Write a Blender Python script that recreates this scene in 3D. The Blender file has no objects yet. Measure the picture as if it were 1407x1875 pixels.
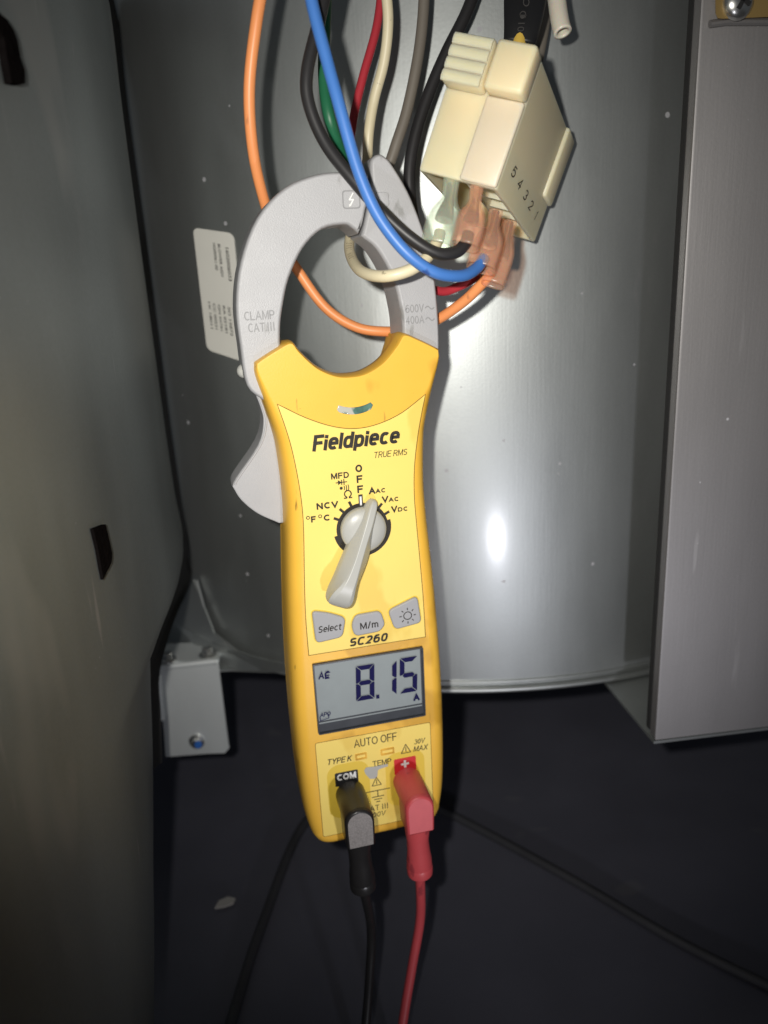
import bpy, math, random
import numpy as np
from mathutils import Vector, Matrix

random.seed(4)
SC = bpy.context.scene
COL = SC.collection

# ---------------------------------------------------------------- camera, world, lamps, exposure
F, CX, CY = 1411.0, 703.5, 937.5            # focal length and centre in photo pixels (1407 x 1875)
K = 0.8667                                   # metres per working unit
_d = np.array([237.0, 4548.0, 1411.0]); _d /= np.linalg.norm(_d)     # plumb direction in camera axes (x right, y down, z forward)
_Z = -_d; _X = np.array([1.0, 0, 0]); _X = _X - (_X @ _d) * _d; _X /= np.linalg.norm(_X); _Y = np.cross(_Z, _X)
CM = np.array([_X, _Y, _Z])                  # camera axes -> world axes

cam_data = bpy.data.cameras.new('camera')
cam = bpy.data.objects.new('camera', cam_data); COL.objects.link(cam)
cam_data.sensor_fit = 'VERTICAL'; cam_data.sensor_height = 36.0; cam_data.sensor_width = 27.0
cam_data.lens = F / 1875.0 * 36.0
cam_data.clip_start = 0.005; cam_data.clip_end = 50.0
cam_data.dof.use_dof = True
cam_data.dof.focus_distance = 0.285 * K
cam_data.dof.aperture_fstop = 9.5
_r = CM @ np.array([1, 0, 0]); _u = CM @ np.array([0, -1, 0]); _b = CM @ np.array([0, 0, -1])
cam.matrix_world = Matrix(((_r[0], _u[0], _b[0], 0), (_r[1], _u[1], _b[1], 0), (_r[2], _u[2], _b[2], 0), (0, 0, 0, 1)))
SC.camera = cam

world = bpy.data.worlds.new('World'); SC.world = world; world.use_nodes = True
bg = world.node_tree.nodes['Background']
bg.inputs[0].default_value = (0.80, 0.90, 1.0, 1); bg.inputs[1].default_value = 0.048

def lamp(name, loc, energy, color, radius, aim=None, angle=None, blend=1.0):
    l = bpy.data.lights.new(name, 'SPOT' if aim else 'POINT')
    l.energy = energy; l.color = color; l.shadow_soft_size = radius
    o = bpy.data.objects.new(name, l); COL.objects.link(o); o.location = Vector(loc) * K
    if aim:
        l.spot_size = math.radians(angle); l.spot_blend = blend
        o.rotation_euler = (Vector(aim) - Vector(loc)).to_track_quat('-Z', 'Y').to_euler()
    return o
lamp('phone_flash', (-0.023, -0.004, 0.018), 3.4, (1.0, 0.965, 0.90), 0.0035, aim=(0.004, 0.33, -0.045), angle=90, blend=1.0)
lamp('hand_torch', (0.090, -0.01, -0.262), 1.05, (0.92, 0.92, 1.0), 0.006, aim=(0.05, 0.365, -0.15), angle=86, blend=1.0)

vs = SC.view_settings
vs.view_transform = 'Standard'; vs.look = 'None'; vs.gamma = 1.0; vs.exposure = 0.0; vs.use_curve_mapping = False
SC.render.engine = 'CYCLES'

# ---------------------------------------------------------------- helpers
def ray(px, py): return CM @ np.array([(px - CX) / F, (py - CY) / F, 1.0])
def UD(px, py, depth): return Vector(ray(px, py) * depth) * K                 # point seen at a pixel, given its distance
def on_axis(px, py, axis, val):
    r = ray(px, py); return Vector(r * (val / r[axis])) * K                    # ... on the plane x / y / z = val
YAW = math.radians(14)
MU = np.array([math.cos(YAW), math.sin(YAW), 0]); MV = np.array([0, 0, 1.0]); MW = np.array([math.sin(YAW), -math.cos(YAW), 0])
MO = ray(664, 967) * 0.30
def loc(px, py, w=0.0):                                                        # pixel -> millimetres on the meter's front
    r = ray(px, py); t = ((MO + MW * w * 1e-3) @ MW) / (r @ MW); p = r * t - MO
    return p @ MU * 1e3, p @ MV * 1e3
S = 1e-3 * K
def ML(u, v, w): return Vector((u * S, -w * S, v * S))                         # meter millimetres -> local metres

class MB:
    def __init__(s): s.v = []; s.f = []
    def add(s, verts, faces):
        o = len(s.v); s.v += [Vector(p) for p in verts]; s.f += [[i + o for i in f] for f in faces]; return s
    def loft(s, rings, cap0=True, cap1=True, closed=True):
        n = len(rings[0]); vv = [p for r in rings for p in r]; ff = []
        for a in range(len(rings) - 1):
            for i in range(n if closed else n - 1):
                j = (i + 1) % n; ff.append([a * n + i, a * n + j, (a + 1) * n + j, (a + 1) * n + i])
        if cap0: ff.append(list(range(n))[::-1])
        if cap1: ff.append([(len(rings) - 1) * n + i for i in range(n)])
        return s.add(vv, ff)
    def box(s, c, h, m=None):
        vv = [Vector((c[0] + sx * h[0], c[1] + sy * h[1], c[2] + sz * h[2])) for sx in (-1, 1) for sy in (-1, 1) for sz in (-1, 1)]
        if m: vv = [m @ p for p in vv]
        return s.add(vv, [[0, 1, 3, 2], [4, 6, 7, 5], [0, 4, 5, 1], [2, 3, 7, 6], [0, 2, 6, 4], [1, 5, 7, 3]])
    def tube(s, path, rad, n=16, flat=None, cap=True, sq=1.0):
        P = [Vector(p) for p in path]; R = rad if isinstance(rad, (list, tuple)) else [rad] * len(P)
        t0 = (P[1] - P[0]).normalized(); nrm = t0.orthogonal().normalized() if flat is None else (Vector(flat) - t0 * Vector(flat).dot(t0)).normalized()
        rings = []
        for i, p in enumerate(P):
            t = (P[min(i + 1, len(P) - 1)] - P[max(i - 1, 0)]).normalized()
            nrm = (nrm - t * nrm.dot(t)).normalized(); b = t.cross(nrm)
            ra, rb = R[i] if isinstance(R[i], (list, tuple)) else (R[i], R[i])
            cs = [(math.cos(2 * math.pi * (k + .5) / n), math.sin(2 * math.pi * (k + .5) / n)) for k in range(n)]
            rings.append([p + nrm * math.copysign(abs(c_) ** sq, c_) * rb + b * math.copysign(abs(s_) ** sq, s_) * ra for c_, s_ in cs])
        return s.loft(rings, cap, cap)
    def mesh(s, name, smooth=True, ang=35, recalc=True):
        me = bpy.data.meshes.new(name); me.from_pydata([tuple(p) for p in s.v], [], s.f); me.validate()
        if recalc:
            import bmesh
            b = bmesh.new(); b.from_mesh(me); bmesh.ops.recalc_face_normals(b, faces=b.faces); b.to_mesh(me); b.free()
        if smooth:
            me.polygons.foreach_set('use_smooth', [True] * len(me.polygons)); me.set_sharp_from_angle(angle=math.radians(ang))
        me.update(); return me
    def build(s, name, mat, parent=None, smooth=True, ang=35, recalc=True, wn=False):
        o = bpy.data.objects.new(name, s.mesh(name, smooth, ang, recalc)); COL.objects.link(o)
        if mat: o.data.materials.append(mat)
        if parent: o.parent = parent
        if smooth and wn:
            md = o.modifiers.new('even_shading', 'WEIGHTED_NORMAL'); md.keep_sharp = True; md.weight = 100
        return o

def tag(o, label=None, cat=None, group=None, kind=None):
    if label: o['label'] = label
    if cat: o['category'] = cat
    if group: o['group'] = group
    if kind: o['kind'] = kind
    return o
def empty(name, loc_=(0, 0, 0), rot=None):
    o = bpy.data.objects.new(name, None); COL.objects.link(o); o.location = loc_
    o.empty_display_size = 0.01
    if rot: o.rotation_euler = rot
    return o
def spline(pts, n=6, closed=False, sharp=()):
    """Catmull-Rom through the points; indices in `sharp` stay corners."""
    P = [np.array(p, float) for p in pts]; N = len(P); out = []
    for i in range(N if closed else N - 1):
        p1, p2 = P[i], P[(i + 1) % N]
        p0 = P[(i - 1) % N] if closed or i > 0 else 2 * p1 - p2
        p3 = P[(i + 2) % N] if closed or i + 2 < N else 2 * p2 - p1
        if i in sharp: p0 = 2 * p1 - p2
        if (i + 1) % N in sharp: p3 = 2 * p2 - p1
        for k in range(n):
            t = k / n
            out.append(0.5 * ((2 * p1) + (-p0 + p2) * t + (2 * p0 - 5 * p1 + 4 * p2 - p3) * t * t + (-p0 + 3 * p1 - 3 * p2 + p3) * t ** 3))
    if not closed: out.append(P[-1])
    return out
def normals2(poly):
    a = 0; n = len(poly)
    for i in range(n):
        x0, y0 = poly[i][:2]; x1, y1 = poly[(i + 1) % n][:2]; a += x0 * y1 - x1 * y0
    sg = 1 if a > 0 else -1; out = []
    for i in range(n):
        p, q, r = np.array(poly[i - 1][:2]), np.array(poly[i][:2]), np.array(poly[(i + 1) % n][:2])
        e1 = q - p; e2 = r - q; e1 = e1 / (np.linalg.norm(e1) + 1e-9); e2 = e2 / (np.linalg.norm(e2) + 1e-9)
        n1 = np.array([e1[1], -e1[0]]) * sg; n2 = np.array([e2[1], -e2[0]]) * sg
        m = n1 + n2; m = m / (np.linalg.norm(m) + 1e-9); out.append(m / max(0.55, m @ n1))
    return out                                  # outward
def inset(poly, d):
    nn = normals2(poly)
    return [np.array(p[:2]) - m * (d[i] if hasattr(d, '__len__') else d) for i, (p, m) in enumerate(zip(poly, nn))]
def slab(mb, poly, w0, w1, bev=0.4, to=ML, segs=3):
    """Prism between depth w0 (back) and w1 (front) with a rounded front edge."""
    rings = [[to(p[0], p[1], w0) for p in poly]]
    for k in range(segs + 1):
        a = k / segs * math.pi / 2
        q = inset(poly, bev * (1 - math.cos(a)))
        rings.append([to(p[0], p[1], w1 - bev + bev * math.sin(a)) for p in q])
    return mb.loft(rings)
def rrect(u0, v0, u1, v1, r, n=4):
    out = []
    for cx, cy, a0 in ((u1 - r, v1 - r, 0), (u0 + r, v1 - r, 90), (u0 + r, v0 + r, 180), (u1 - r, v0 + r, 270)):
        for k in range(n + 1):
            a = math.radians(a0 + 90 * k / n); out.append((cx + r * math.cos(a), cy + r * math.sin(a)))
    return out
def fillet(poly, r, n=5):
    out = []; N_ = len(poly)
    for i in range(N_):
        p, q_, t_ = (np.array(poly[(i + k) % N_], float) for k in (-1, 0, 1)); a = p - q_; b = t_ - q_; la, lb = np.linalg.norm(a), np.linalg.norm(b); a /= la; b /= lb
        d_ = min(r, la * .45, lb * .45); p0, p1 = q_ + a * d_, q_ + b * d_
        for k in range(n + 1):
            t = k / n; out.append(tuple(p0 * (1 - t) ** 2 + q_ * 2 * t * (1 - t) + p1 * t * t))
    return out
def circle(cx, cy, r, n=32, a0=0): return [(cx + r * math.cos(a0 + 2 * math.pi * k / n), cy + r * math.sin(a0 + 2 * math.pi * k / n)) for k in range(n)]

# ---------------------------------------------------------------- materials
def mat(name, col, rough=0.5, metal=0.0, var=0.0, vscale=60, bump=0.0, bscale=400, rvar=0.0, sss=0.0, sssr=0.004, coat=0.0,
        dirt=None, dscale=500, dthr=0.74, spec=0.5, streak=None, aniso=0.0):
    m = bpy.data.materials.new(name); m.use_nodes = True; nt = m.node_tree; N = nt.nodes; L = nt.links
    b = N['Principled BSDF']; b.inputs['Base Color'].default_value = (*col, 1); b.inputs['Roughness'].default_value = rough
    b.inputs['Metallic'].default_value = metal; b.inputs['Specular IOR Level'].default_value = spec
    if aniso: b.inputs['Anisotropic'].default_value = aniso
    if sss:
        b.inputs['Subsurface Weight'].default_value = sss; b.inputs['Subsurface Radius'].default_value = (1, 0.8, 0.55); b.inputs['Subsurface Scale'].default_value = sssr
    if coat: b.inputs['Coat Weight'].default_value = coat; b.inputs['Coat Roughness'].default_value = 0.12
    tc = N.new('ShaderNodeTexCoord'); src = tc.outputs['Object']
    if streak:
        mp = N.new('ShaderNodeMapping'); mp.inputs['Scale'].default_value = streak; L.new(src, mp.inputs[0]); vsrc = mp.outputs[0]
    else: vsrc = src
    def noise(scale, detail=4, s=src):
        n = N.new('ShaderNodeTexNoise'); n.inputs['Scale'].default_value = scale; n.inputs['Detail'].default_value = detail; L.new(s, n.inputs['Vector']); return n.outputs['Fac']
    colsock = None
    if var:
        mx = N.new('ShaderNodeMix'); mx.data_type = 'RGBA'
        mx.inputs['A'].default_value = (*[c * (1 - var) for c in col], 1); mx.inputs['B'].default_value = (*[min(1, c * (1 + var)) for c in col], 1)
        L.new(noise(vscale, 5, vsrc), mx.inputs['Factor']); colsock = mx.outputs['Result']
    if dirt:
        rp = N.new('ShaderNodeValToRGB'); rp.color_ramp.elements[0].position = dthr; rp.color_ramp.elements[1].position = dthr + 0.05
        L.new(noise(dscale, 2), rp.inputs[0])
        mx2 = N.new('ShaderNodeMix'); mx2.data_type = 'RGBA'; L.new(rp.outputs[0], mx2.inputs['Factor'])
        if colsock: L.new(colsock, mx2.inputs['A'])
        else: mx2.inputs['A'].default_value = (*col, 1)
        mx2.inputs['B'].default_value = (*dirt, 1); colsock = mx2.outputs['Result']
    if colsock: L.new(colsock, b.inputs['Base Color'])
    if rvar:
        mr = N.new('ShaderNodeMapRange'); mr.inputs['To Min'].default_value = max(0.02, rough - rvar); mr.inputs['To Max'].default_value = min(1, rough + rvar)
        L.new(noise(vscale * 1.7, 4, vsrc), mr.inputs['Value']); L.new(mr.outputs[0], b.inputs['Roughness'])
    if bump:
        bp = N.new('ShaderNodeBump'); bp.inputs['Strength'].default_value = bump; bp.inputs['Distance'].default_value = 0.0005
        L.new(noise(bscale, 3), bp.inputs['Height']); L.new(bp.outputs[0], b.inputs['Normal'])
    return m

def add_scuffs_sheen(m, col, scale, stretch, thr):
    nt = m.node_tree; N = nt.nodes; L = nt.links; b = N['Principled BSDF']; old = b.inputs['Base Color'].links[0].from_socket
    tc = N.new('ShaderNodeTexCoord'); mp = N.new('ShaderNodeMapping'); mp.inputs['Scale'].default_value = stretch; mp.inputs['Rotation'].default_value = (0.3, 0.5, 0.2); L.new(tc.outputs['Object'], mp.inputs[0])
    n = N.new('ShaderNodeTexNoise'); n.inputs['Scale'].default_value = scale; n.inputs['Detail'].default_value = 3; L.new(mp.outputs[0], n.inputs[0])
    r = N.new('ShaderNodeMapRange'); r.inputs['From Min'].default_value = thr; r.inputs['From Max'].default_value = thr + 0.05; r.inputs['To Max'].default_value = 0.8; L.new(n.outputs[0], r.inputs[0])
    mx = N.new('ShaderNodeMix'); mx.data_type = 'RGBA'; L.new(r.outputs[0], mx.inputs['Factor']); L.new(old, mx.inputs['A']); mx.inputs['B'].default_value = (*col, 1); L.new(mx.outputs['Result'], b.inputs['Base Color'])
def galvanised(name, col, rough, dust=True, spang=0.16, seed=0.0, thr=0.045, coat=0.0, metal=0.88):
    m = bpy.data.materials.new(name); m.use_nodes = True; nt = m.node_tree; N = nt.nodes; L = nt.links
    b = N['Principled BSDF']; b.inputs['Metallic'].default_value = metal; b.inputs['Roughness'].default_value = rough
    b.inputs['Coat Weight'].default_value = coat; b.inputs['Coat Roughness'].default_value = 0.17
    tc = N.new('ShaderNodeTexCoord'); mp = N.new('ShaderNodeMapping'); mp.inputs['Location'].default_value = (seed, seed, seed); L.new(tc.outputs['Object'], mp.inputs[0])
    st = N.new('ShaderNodeMapping'); st.inputs['Scale'].default_value = (1, 1, 0.25); L.new(mp.outputs[0], st.inputs[0])
    n1 = N.new('ShaderNodeTexNoise'); n1.inputs['Scale'].default_value = 35; n1.inputs['Detail'].default_value = 6; L.new(st.outputs[0], n1.inputs[0])
    n2 = N.new('ShaderNodeTexNoise'); n2.inputs['Scale'].default_value = 900; n2.inputs['Detail'].default_value = 3; L.new(mp.outputs[0], n2.inputs[0])
    ad = N.new('ShaderNodeMath'); ad.operation = 'MULTIPLY_ADD'; ad.inputs[1].default_value = 0.35; L.new(n2.outputs[0], ad.inputs[0]); L.new(n1.outputs[0], ad.inputs[2])
    mx = N.new('ShaderNodeMix'); mx.data_type = 'RGBA'
    mx.inputs['A'].default_value = (*[c * (1 - spang) for c in col], 1); mx.inputs['B'].default_value = (*[min(1, c * (1 + spang)) for c in col], 1)
    L.new(ad.outputs[0], mx.inputs['Factor'])
    mr = N.new('ShaderNodeMapRange'); mr.inputs['To Min'].default_value = rough - 0.05; mr.inputs['To Max'].default_value = rough + 0.06; L.new(n1.outputs[0], mr.inputs[0])
    L.new(mr.outputs[0], b.inputs['Roughness'])
    bp = N.new('ShaderNodeBump'); bp.inputs['Strength'].default_value = 0.05; bp.inputs['Distance'].default_value = 0.0004; L.new(n2.outputs[0], bp.inputs['Height'])
    n3 = N.new('ShaderNodeTexNoise'); n3.inputs['Scale'].default_value = 22; n3.inputs['Detail'].default_value = 2; L.new(mp.outputs[0], n3.inputs[0])
    bp2 = N.new('ShaderNodeBump'); bp2.inputs['Strength'].default_value = 0.06; bp2.inputs['Distance'].default_value = 0.004; L.new(n3.outputs[0], bp2.inputs['Height']); L.new(bp.outputs[0], bp2.inputs['Normal'])
    sc_ = N.new('ShaderNodeMapping'); sc_.inputs['Scale'].default_value = (1, 1, 0.03); sc_.inputs['Rotation'].default_value = (0.05, 0.03, 0.0); L.new(mp.outputs[0], sc_.inputs[0])
    n4 = N.new('ShaderNodeTexNoise'); n4.inputs['Scale'].default_value = 1100; n4.inputs['Detail'].default_value = 2; L.new(sc_.outputs[0], n4.inputs[0])
    bp3 = N.new('ShaderNodeBump'); bp3.inputs['Strength'].default_value = 0.05; bp3.inputs['Distance'].default_value = 0.0004; L.new(n4.outputs[0], bp3.inputs['Height']); L.new(bp2.outputs[0], bp3.inputs['Normal'])
    L.new(bp3.outputs[0], b.inputs['Normal'])
    if dust:
        vo = N.new('ShaderNodeTexVoronoi'); vo.inputs['Scale'].default_value = 125; L.new(mp.outputs[0], vo.inputs['Vector'])
        wn = N.new('ShaderNodeMath'); wn.operation = 'MULTIPLY'; wn.inputs[1].default_value = 3.0 * thr
        sp = N.new('ShaderNodeSeparateColor'); L.new(vo.outputs['Color'], sp.inputs[0])
        pw = N.new('ShaderNodeMath'); pw.operation = 'POWER'; pw.inputs[1].default_value = 5.0; L.new(sp.outputs[0], pw.inputs[0])
        L.new(pw.outputs[0], wn.inputs[0])
        lt = N.new('ShaderNodeMath'); lt.operation = 'SUBTRACT'; L.new(wn.outputs[0], lt.inputs[0]); L.new(vo.outputs['Distance'], lt.inputs[1])
        sm = N.new('ShaderNodeMapRange'); sm.inputs['From Min'].default_value = 0.0; sm.inputs['From Max'].default_value = 0.03; sm.clamp = True; L.new(lt.outputs[0], sm.inputs[0])
        m2 = N.new('ShaderNodeMix'); m2.data_type = 'RGBA'; L.new(sm.outputs[0], m2.inputs['Factor']); L.new(mx.outputs['Result'], m2.inputs['A']); m2.inputs['B'].default_value = (0.42, 0.42, 0.44, 1)
        L.new(m2.outputs['Result'], b.inputs['Base Color'])
        mm = N.new('ShaderNodeMapRange'); mm.inputs['To Min'].default_value = metal; mm.inputs['To Max'].default_value = 0.0; L.new(sm.outputs[0], mm.inputs[0]); L.new(mm.outputs[0], b.inputs['Metallic'])
    else: L.new(mx.outputs['Result'], b.inputs['Base Color'])
    return m

def clear_mat(name, col, rough, mixw, trans=0.5):
    """Thin translucent plastic: transparent + translucent + gloss."""
    m = bpy.data.materials.new(name); m.use_nodes = True; nt = m.node_tree; N = nt.nodes; L = nt.links
    b = N['Principled BSDF']; b.inputs['Base Color'].default_value = (*col, 1); b.inputs['Roughness'].default_value = rough
    b.inputs['Subsurface Weight'].default_value = 0.3; b.inputs['Subsurface Scale'].default_value = 0.002
    t = N.new('ShaderNodeBsdfTransparent'); t.inputs[0].default_value = (*[min(1, c ** 0.22) for c in col], 1)
    mx = N.new('ShaderNodeMixShader'); mx.inputs[0].default_value = mixw
    L.new(t.outputs[0], mx.inputs[1]); L.new(b.outputs[0], mx.inputs[2]); L.new(mx.outputs[0], N['Material Output'].inputs[0])
    return m

M = {}
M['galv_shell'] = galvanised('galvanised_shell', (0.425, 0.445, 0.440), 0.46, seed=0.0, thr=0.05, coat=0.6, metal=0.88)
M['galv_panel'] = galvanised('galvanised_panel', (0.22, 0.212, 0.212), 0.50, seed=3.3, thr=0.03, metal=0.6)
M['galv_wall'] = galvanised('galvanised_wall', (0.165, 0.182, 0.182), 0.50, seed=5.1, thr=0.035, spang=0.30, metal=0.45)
M['galv_bracket'] = galvanised('galvanised_bracket', (0.66, 0.69, 0.69), 0.45, dust=False, seed=7.7, metal=0.5)
M['floor'] = mat('floor_liner', (0.098, 0.099, 0.126), 0.58, var=0.35, vscale=14, bump=0.12, bscale=220, rvar=0.12, dirt=(0.09, 0.09, 0.1), dscale=420, dthr=0.74)
M['liner'] = mat('matte_black', (0.012, 0.012, 0.012), 0.9, var=0.3, vscale=80, bump=0.5, bscale=500)  # plain black for the panel's added shade, the gap strip and screw slot
M['tear'] = mat('torn_black_liner', (0.006, 0.005, 0.005), 1.0, var=0.5, vscale=300, bump=0.9, bscale=700, spec=0.0)
M['screw'] = mat('zinc_screw', (0.62, 0.62, 0.60), 0.28, 0.95, var=0.15, vscale=200)
M['blue_mark'] = mat('blue_paint_mark', (0.03, 0.13, 0.45), 0.5)
M['sticker'] = mat('sticker_paper', (0.78, 0.77, 0.71), 0.6, var=0.06, vscale=60)
M['ink_grey'] = mat('faded_ink', (0.05, 0.047, 0.045), 0.8)
M['yellow'] = mat('yellow_case', (0.88, 0.50, 0.06), 0.42, var=0.05, vscale=90, bump=0.10, bscale=1800, rvar=0.06, dirt=(0.20, 0.10, 0.02), dscale=420, dthr=0.755)
M['label_y'] = mat('yellow_label', (0.93, 0.70, 0.165), 0.50, var=0.03, vscale=70, bump=0.05, bscale=1500, dirt=(0.35, 0.20, 0.03), dscale=380, dthr=0.775)
M['jack_y'] = mat('olive_yellow_print', (0.80, 0.56, 0.06), 0.5)
M['groove'] = mat('grimy_groove', (0.20, 0.10, 0.015), 0.8, var=0.5, vscale=300)
M['grey'] = mat('grey_moulding', (0.41, 0.41, 0.42), 0.46, var=0.05, vscale=120, bump=0.22, bscale=2800, rvar=0.06)
M['knob'] = mat('light_grey_moulding', (0.46, 0.46, 0.43), 0.36, var=0.05, vscale=140, bump=0.05, bscale=900, dirt=(0.2, 0.18, 0.14), dscale=500, dthr=0.77)
M['button'] = mat('grey_rubber', (0.37, 0.37, 0.385), 0.55, var=0.05, vscale=150)
M['emboss'] = mat('embossed_grey', (0.27, 0.27, 0.275), 0.6, var=0.15, vscale=300)
M['ink'] = mat('black_print', (0.017, 0.013, 0.008), 0.6, dirt=(0.10, 0.07, 0.02), dscale=1600, dthr=0.68)
M['white_ink'] = mat('white_print', (0.78, 0.78, 0.76), 0.5)
M['black_box'] = mat('black_label_print', (0.012, 0.012, 0.013), 0.5)
M['red_box'] = mat('red_label_print', (0.62, 0.022, 0.025), 0.5)
M['lcd'] = mat('lcd_backing', (0.29, 0.325, 0.335), 0.55, var=0.06, vscale=200, bump=0.1, bscale=2500)
M['lcd_frame'] = mat('lcd_dark_frame', (0.045, 0.05, 0.06), 0.3, var=0.4, vscale=200)
M['lcd_ink'] = mat('lcd_segment', (0.010, 0.009, 0.07), 0.6, spec=0.1)
M['lens'] = mat('indicator_lens', (0.12, 0.24, 0.20), 0.12, 0.2, var=0.8, vscale=350, coat=0.6, dirt=(0.62, 0.62, 0.55), dscale=180, dthr=0.48)
M['ivory'] = mat('ivory_nylon', (0.82, 0.71, 0.465), 0.42, var=0.05, vscale=40, sss=0.8, sssr=0.005, bump=0.03, bscale=500)
M['ivory_pink'] = mat('pinkish_ivory_nylon', (0.82, 0.67, 0.50), 0.40, var=0.06, vscale=40, sss=0.8, sssr=0.005)
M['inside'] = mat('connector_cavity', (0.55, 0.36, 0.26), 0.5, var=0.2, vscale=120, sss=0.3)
M['w_orange'] = mat('orange_insulation', (0.84, 0.31, 0.11), 0.42, var=0.06, vscale=80)
M['w_blue'] = mat('blue_insulation', (0.06, 0.19, 0.54), 0.42, var=0.12, vscale=80)
M['w_black'] = mat('black_insulation', (0.022, 0.021, 0.022), 0.45, var=0.25, vscale=90)
M['w_print'] = mat('faded_wire_print', (0.30, 0.25, 0.16), 0.6)
M['w_floor'] = mat('dusty_black_sheath', (0.040, 0.040, 0.045), 0.6, var=0.3, vscale=60)
M['w_ivory'] = mat('ivory_insulation', (0.70, 0.62, 0.42), 0.42, var=0.08, vscale=80, dirt=(0.36, 0.31, 0.2), dscale=330, dthr=0.70)
M['w_red'] = mat('red_insulation', (0.46, 0.035, 0.05), 0.42, var=0.08, vscale=80)
M['w_grey'] = mat('grey_brown_insulation', (0.17, 0.15, 0.125), 0.5, var=0.1, vscale=80)
M['w_green'] = mat('green_insulation', (0.015, 0.13, 0.06), 0.45)
M['w_yellow'] = mat('yellow_insulation', (0.75, 0.50, 0.09), 0.45)
M['shrink'] = mat('black_sleeving', (0.012, 0.012, 0.013), 0.33, bump=0.06, bscale=300)
M['boot_o'] = clear_mat('orange_terminal_sleeve', (0.96, 0.60, 0.44), 0.15, 0.17)
M['boot_g'] = clear_mat('clear_green_terminal_sleeve', (0.70, 0.76, 0.64), 0.15, 0.22)
M['crimp'] = mat('tinned_crimp', (0.75, 0.70, 0.62), 0.25, 0.95)
M['tube'] = clear_mat('milky_tube', (0.80, 0.74, 0.62), 0.3, 0.85)
M['p_black'] = mat('black_plug', (0.018, 0.017, 0.017), 0.34, var=0.3, vscale=160, bump=0.05, bscale=700)
M['p_cap'] = mat('sheen_black_plug_face', (0.24, 0.22, 0.21), 0.38, var=0.45, vscale=1800, bump=0.3, bscale=2600)  # grey of the face's metallic sheen put into the colour
M['p_red'] = mat('red_plug', (0.54, 0.070, 0.078), 0.45, var=0.12, vscale=120, bump=0.05, bscale=700)
M['p_redcap'] = mat('pale_red_plug_face', (0.64, 0.13, 0.145), 0.5, var=0.1, vscale=300)  # flat end paler than the rest of the plug
M['tan'] = mat('tan_plated_clip', (0.30, 0.20, 0.07), 0.45, 0.35, var=0.15, vscale=90)
M['chip'] = mat('paper_scrap', (0.42, 0.40, 0.38), 0.8)
def pane_mat():
    m = bpy.data.materials.new('clear_pane'); m.use_nodes = True; nt = m.node_tree; N = nt.nodes; L = nt.links
    N.remove(N['Principled BSDF']); t = N.new('ShaderNodeBsdfTransparent'); g = N.new('ShaderNodeBsdfGlossy'); g.inputs['Roughness'].default_value = 0.07
    fr = N.new('ShaderNodeFresnel'); fr.inputs[0].default_value = 1.5; mx = N.new('ShaderNodeMixShader')
    nz = N.new('ShaderNodeTexNoise'); nz.inputs['Scale'].default_value = 700; tc = N.new('ShaderNodeTexCoord'); L.new(tc.outputs['Object'], nz.inputs[0])
    bp = N.new('ShaderNodeBump'); bp.inputs['Strength'].default_value = 0.05; bp.inputs['Distance'].default_value = 0.0003; L.new(nz.outputs[0], bp.inputs['Height']); L.new(bp.outputs[0], g.inputs['Normal'])
    L.new(fr.outputs[0], mx.inputs[0]); L.new(t.outputs[0], mx.inputs[1]); L.new(g.outputs[0], mx.inputs[2]); L.new(mx.outputs[0], N['Material Output'].inputs[0])
    return m
M['pane'] = pane_mat()
add_scuffs_sheen(M['galv_wall'], (0.24, 0.25, 0.245), 18, (1, 1, 0.35), 0.58)  # broad pale clouds painted in for the sheet's cloudy reflection
add_scuffs_sheen(M['galv_wall'], (0.30, 0.30, 0.30), 130, (1, 1, 0.12), 0.70)
add_scuffs_sheen(M['galv_shell'], (0.50, 0.50, 0.50), 90, (1, 1, 0.3), 0.71)
add_scuffs_sheen(M['galv_panel'], (0.30, 0.29, 0.29), 110, (1, 1, 0.12), 0.70)
add_scuffs_sheen(M['yellow'], (0.16, 0.09, 0.02), 260, (1, 1, 0.22), 0.70)
add_scuffs_sheen(M['yellow'], (0.62, 0.33, 0.03), 45, (1, 1, 0.6), 0.60)
add_scuffs_sheen(M['label_y'], (0.82, 0.57, 0.105), 60, (1, 1, 0.5), 0.62)
add_scuffs_sheen(M['grey'], (0.26, 0.26, 0.255), 170, (1, 1, 0.35), 0.67)
add_scuffs_sheen(M['w_orange'], (0.45, 0.17, 0.07), 190, (1, 1, 0.3), 0.66)
add_scuffs_sheen(M['p_red'], (0.30, 0.04, 0.05), 160, (1, 1, 0.5), 0.64)
add_scuffs_sheen(M['floor'], (0.13, 0.13, 0.15), 20, (1, 1.6, 1), 0.68)
add_scuffs_sheen(M['w_blue'], (0.02, 0.06, 0.25), 200, (1, 1, 0.3), 0.67)

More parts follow.
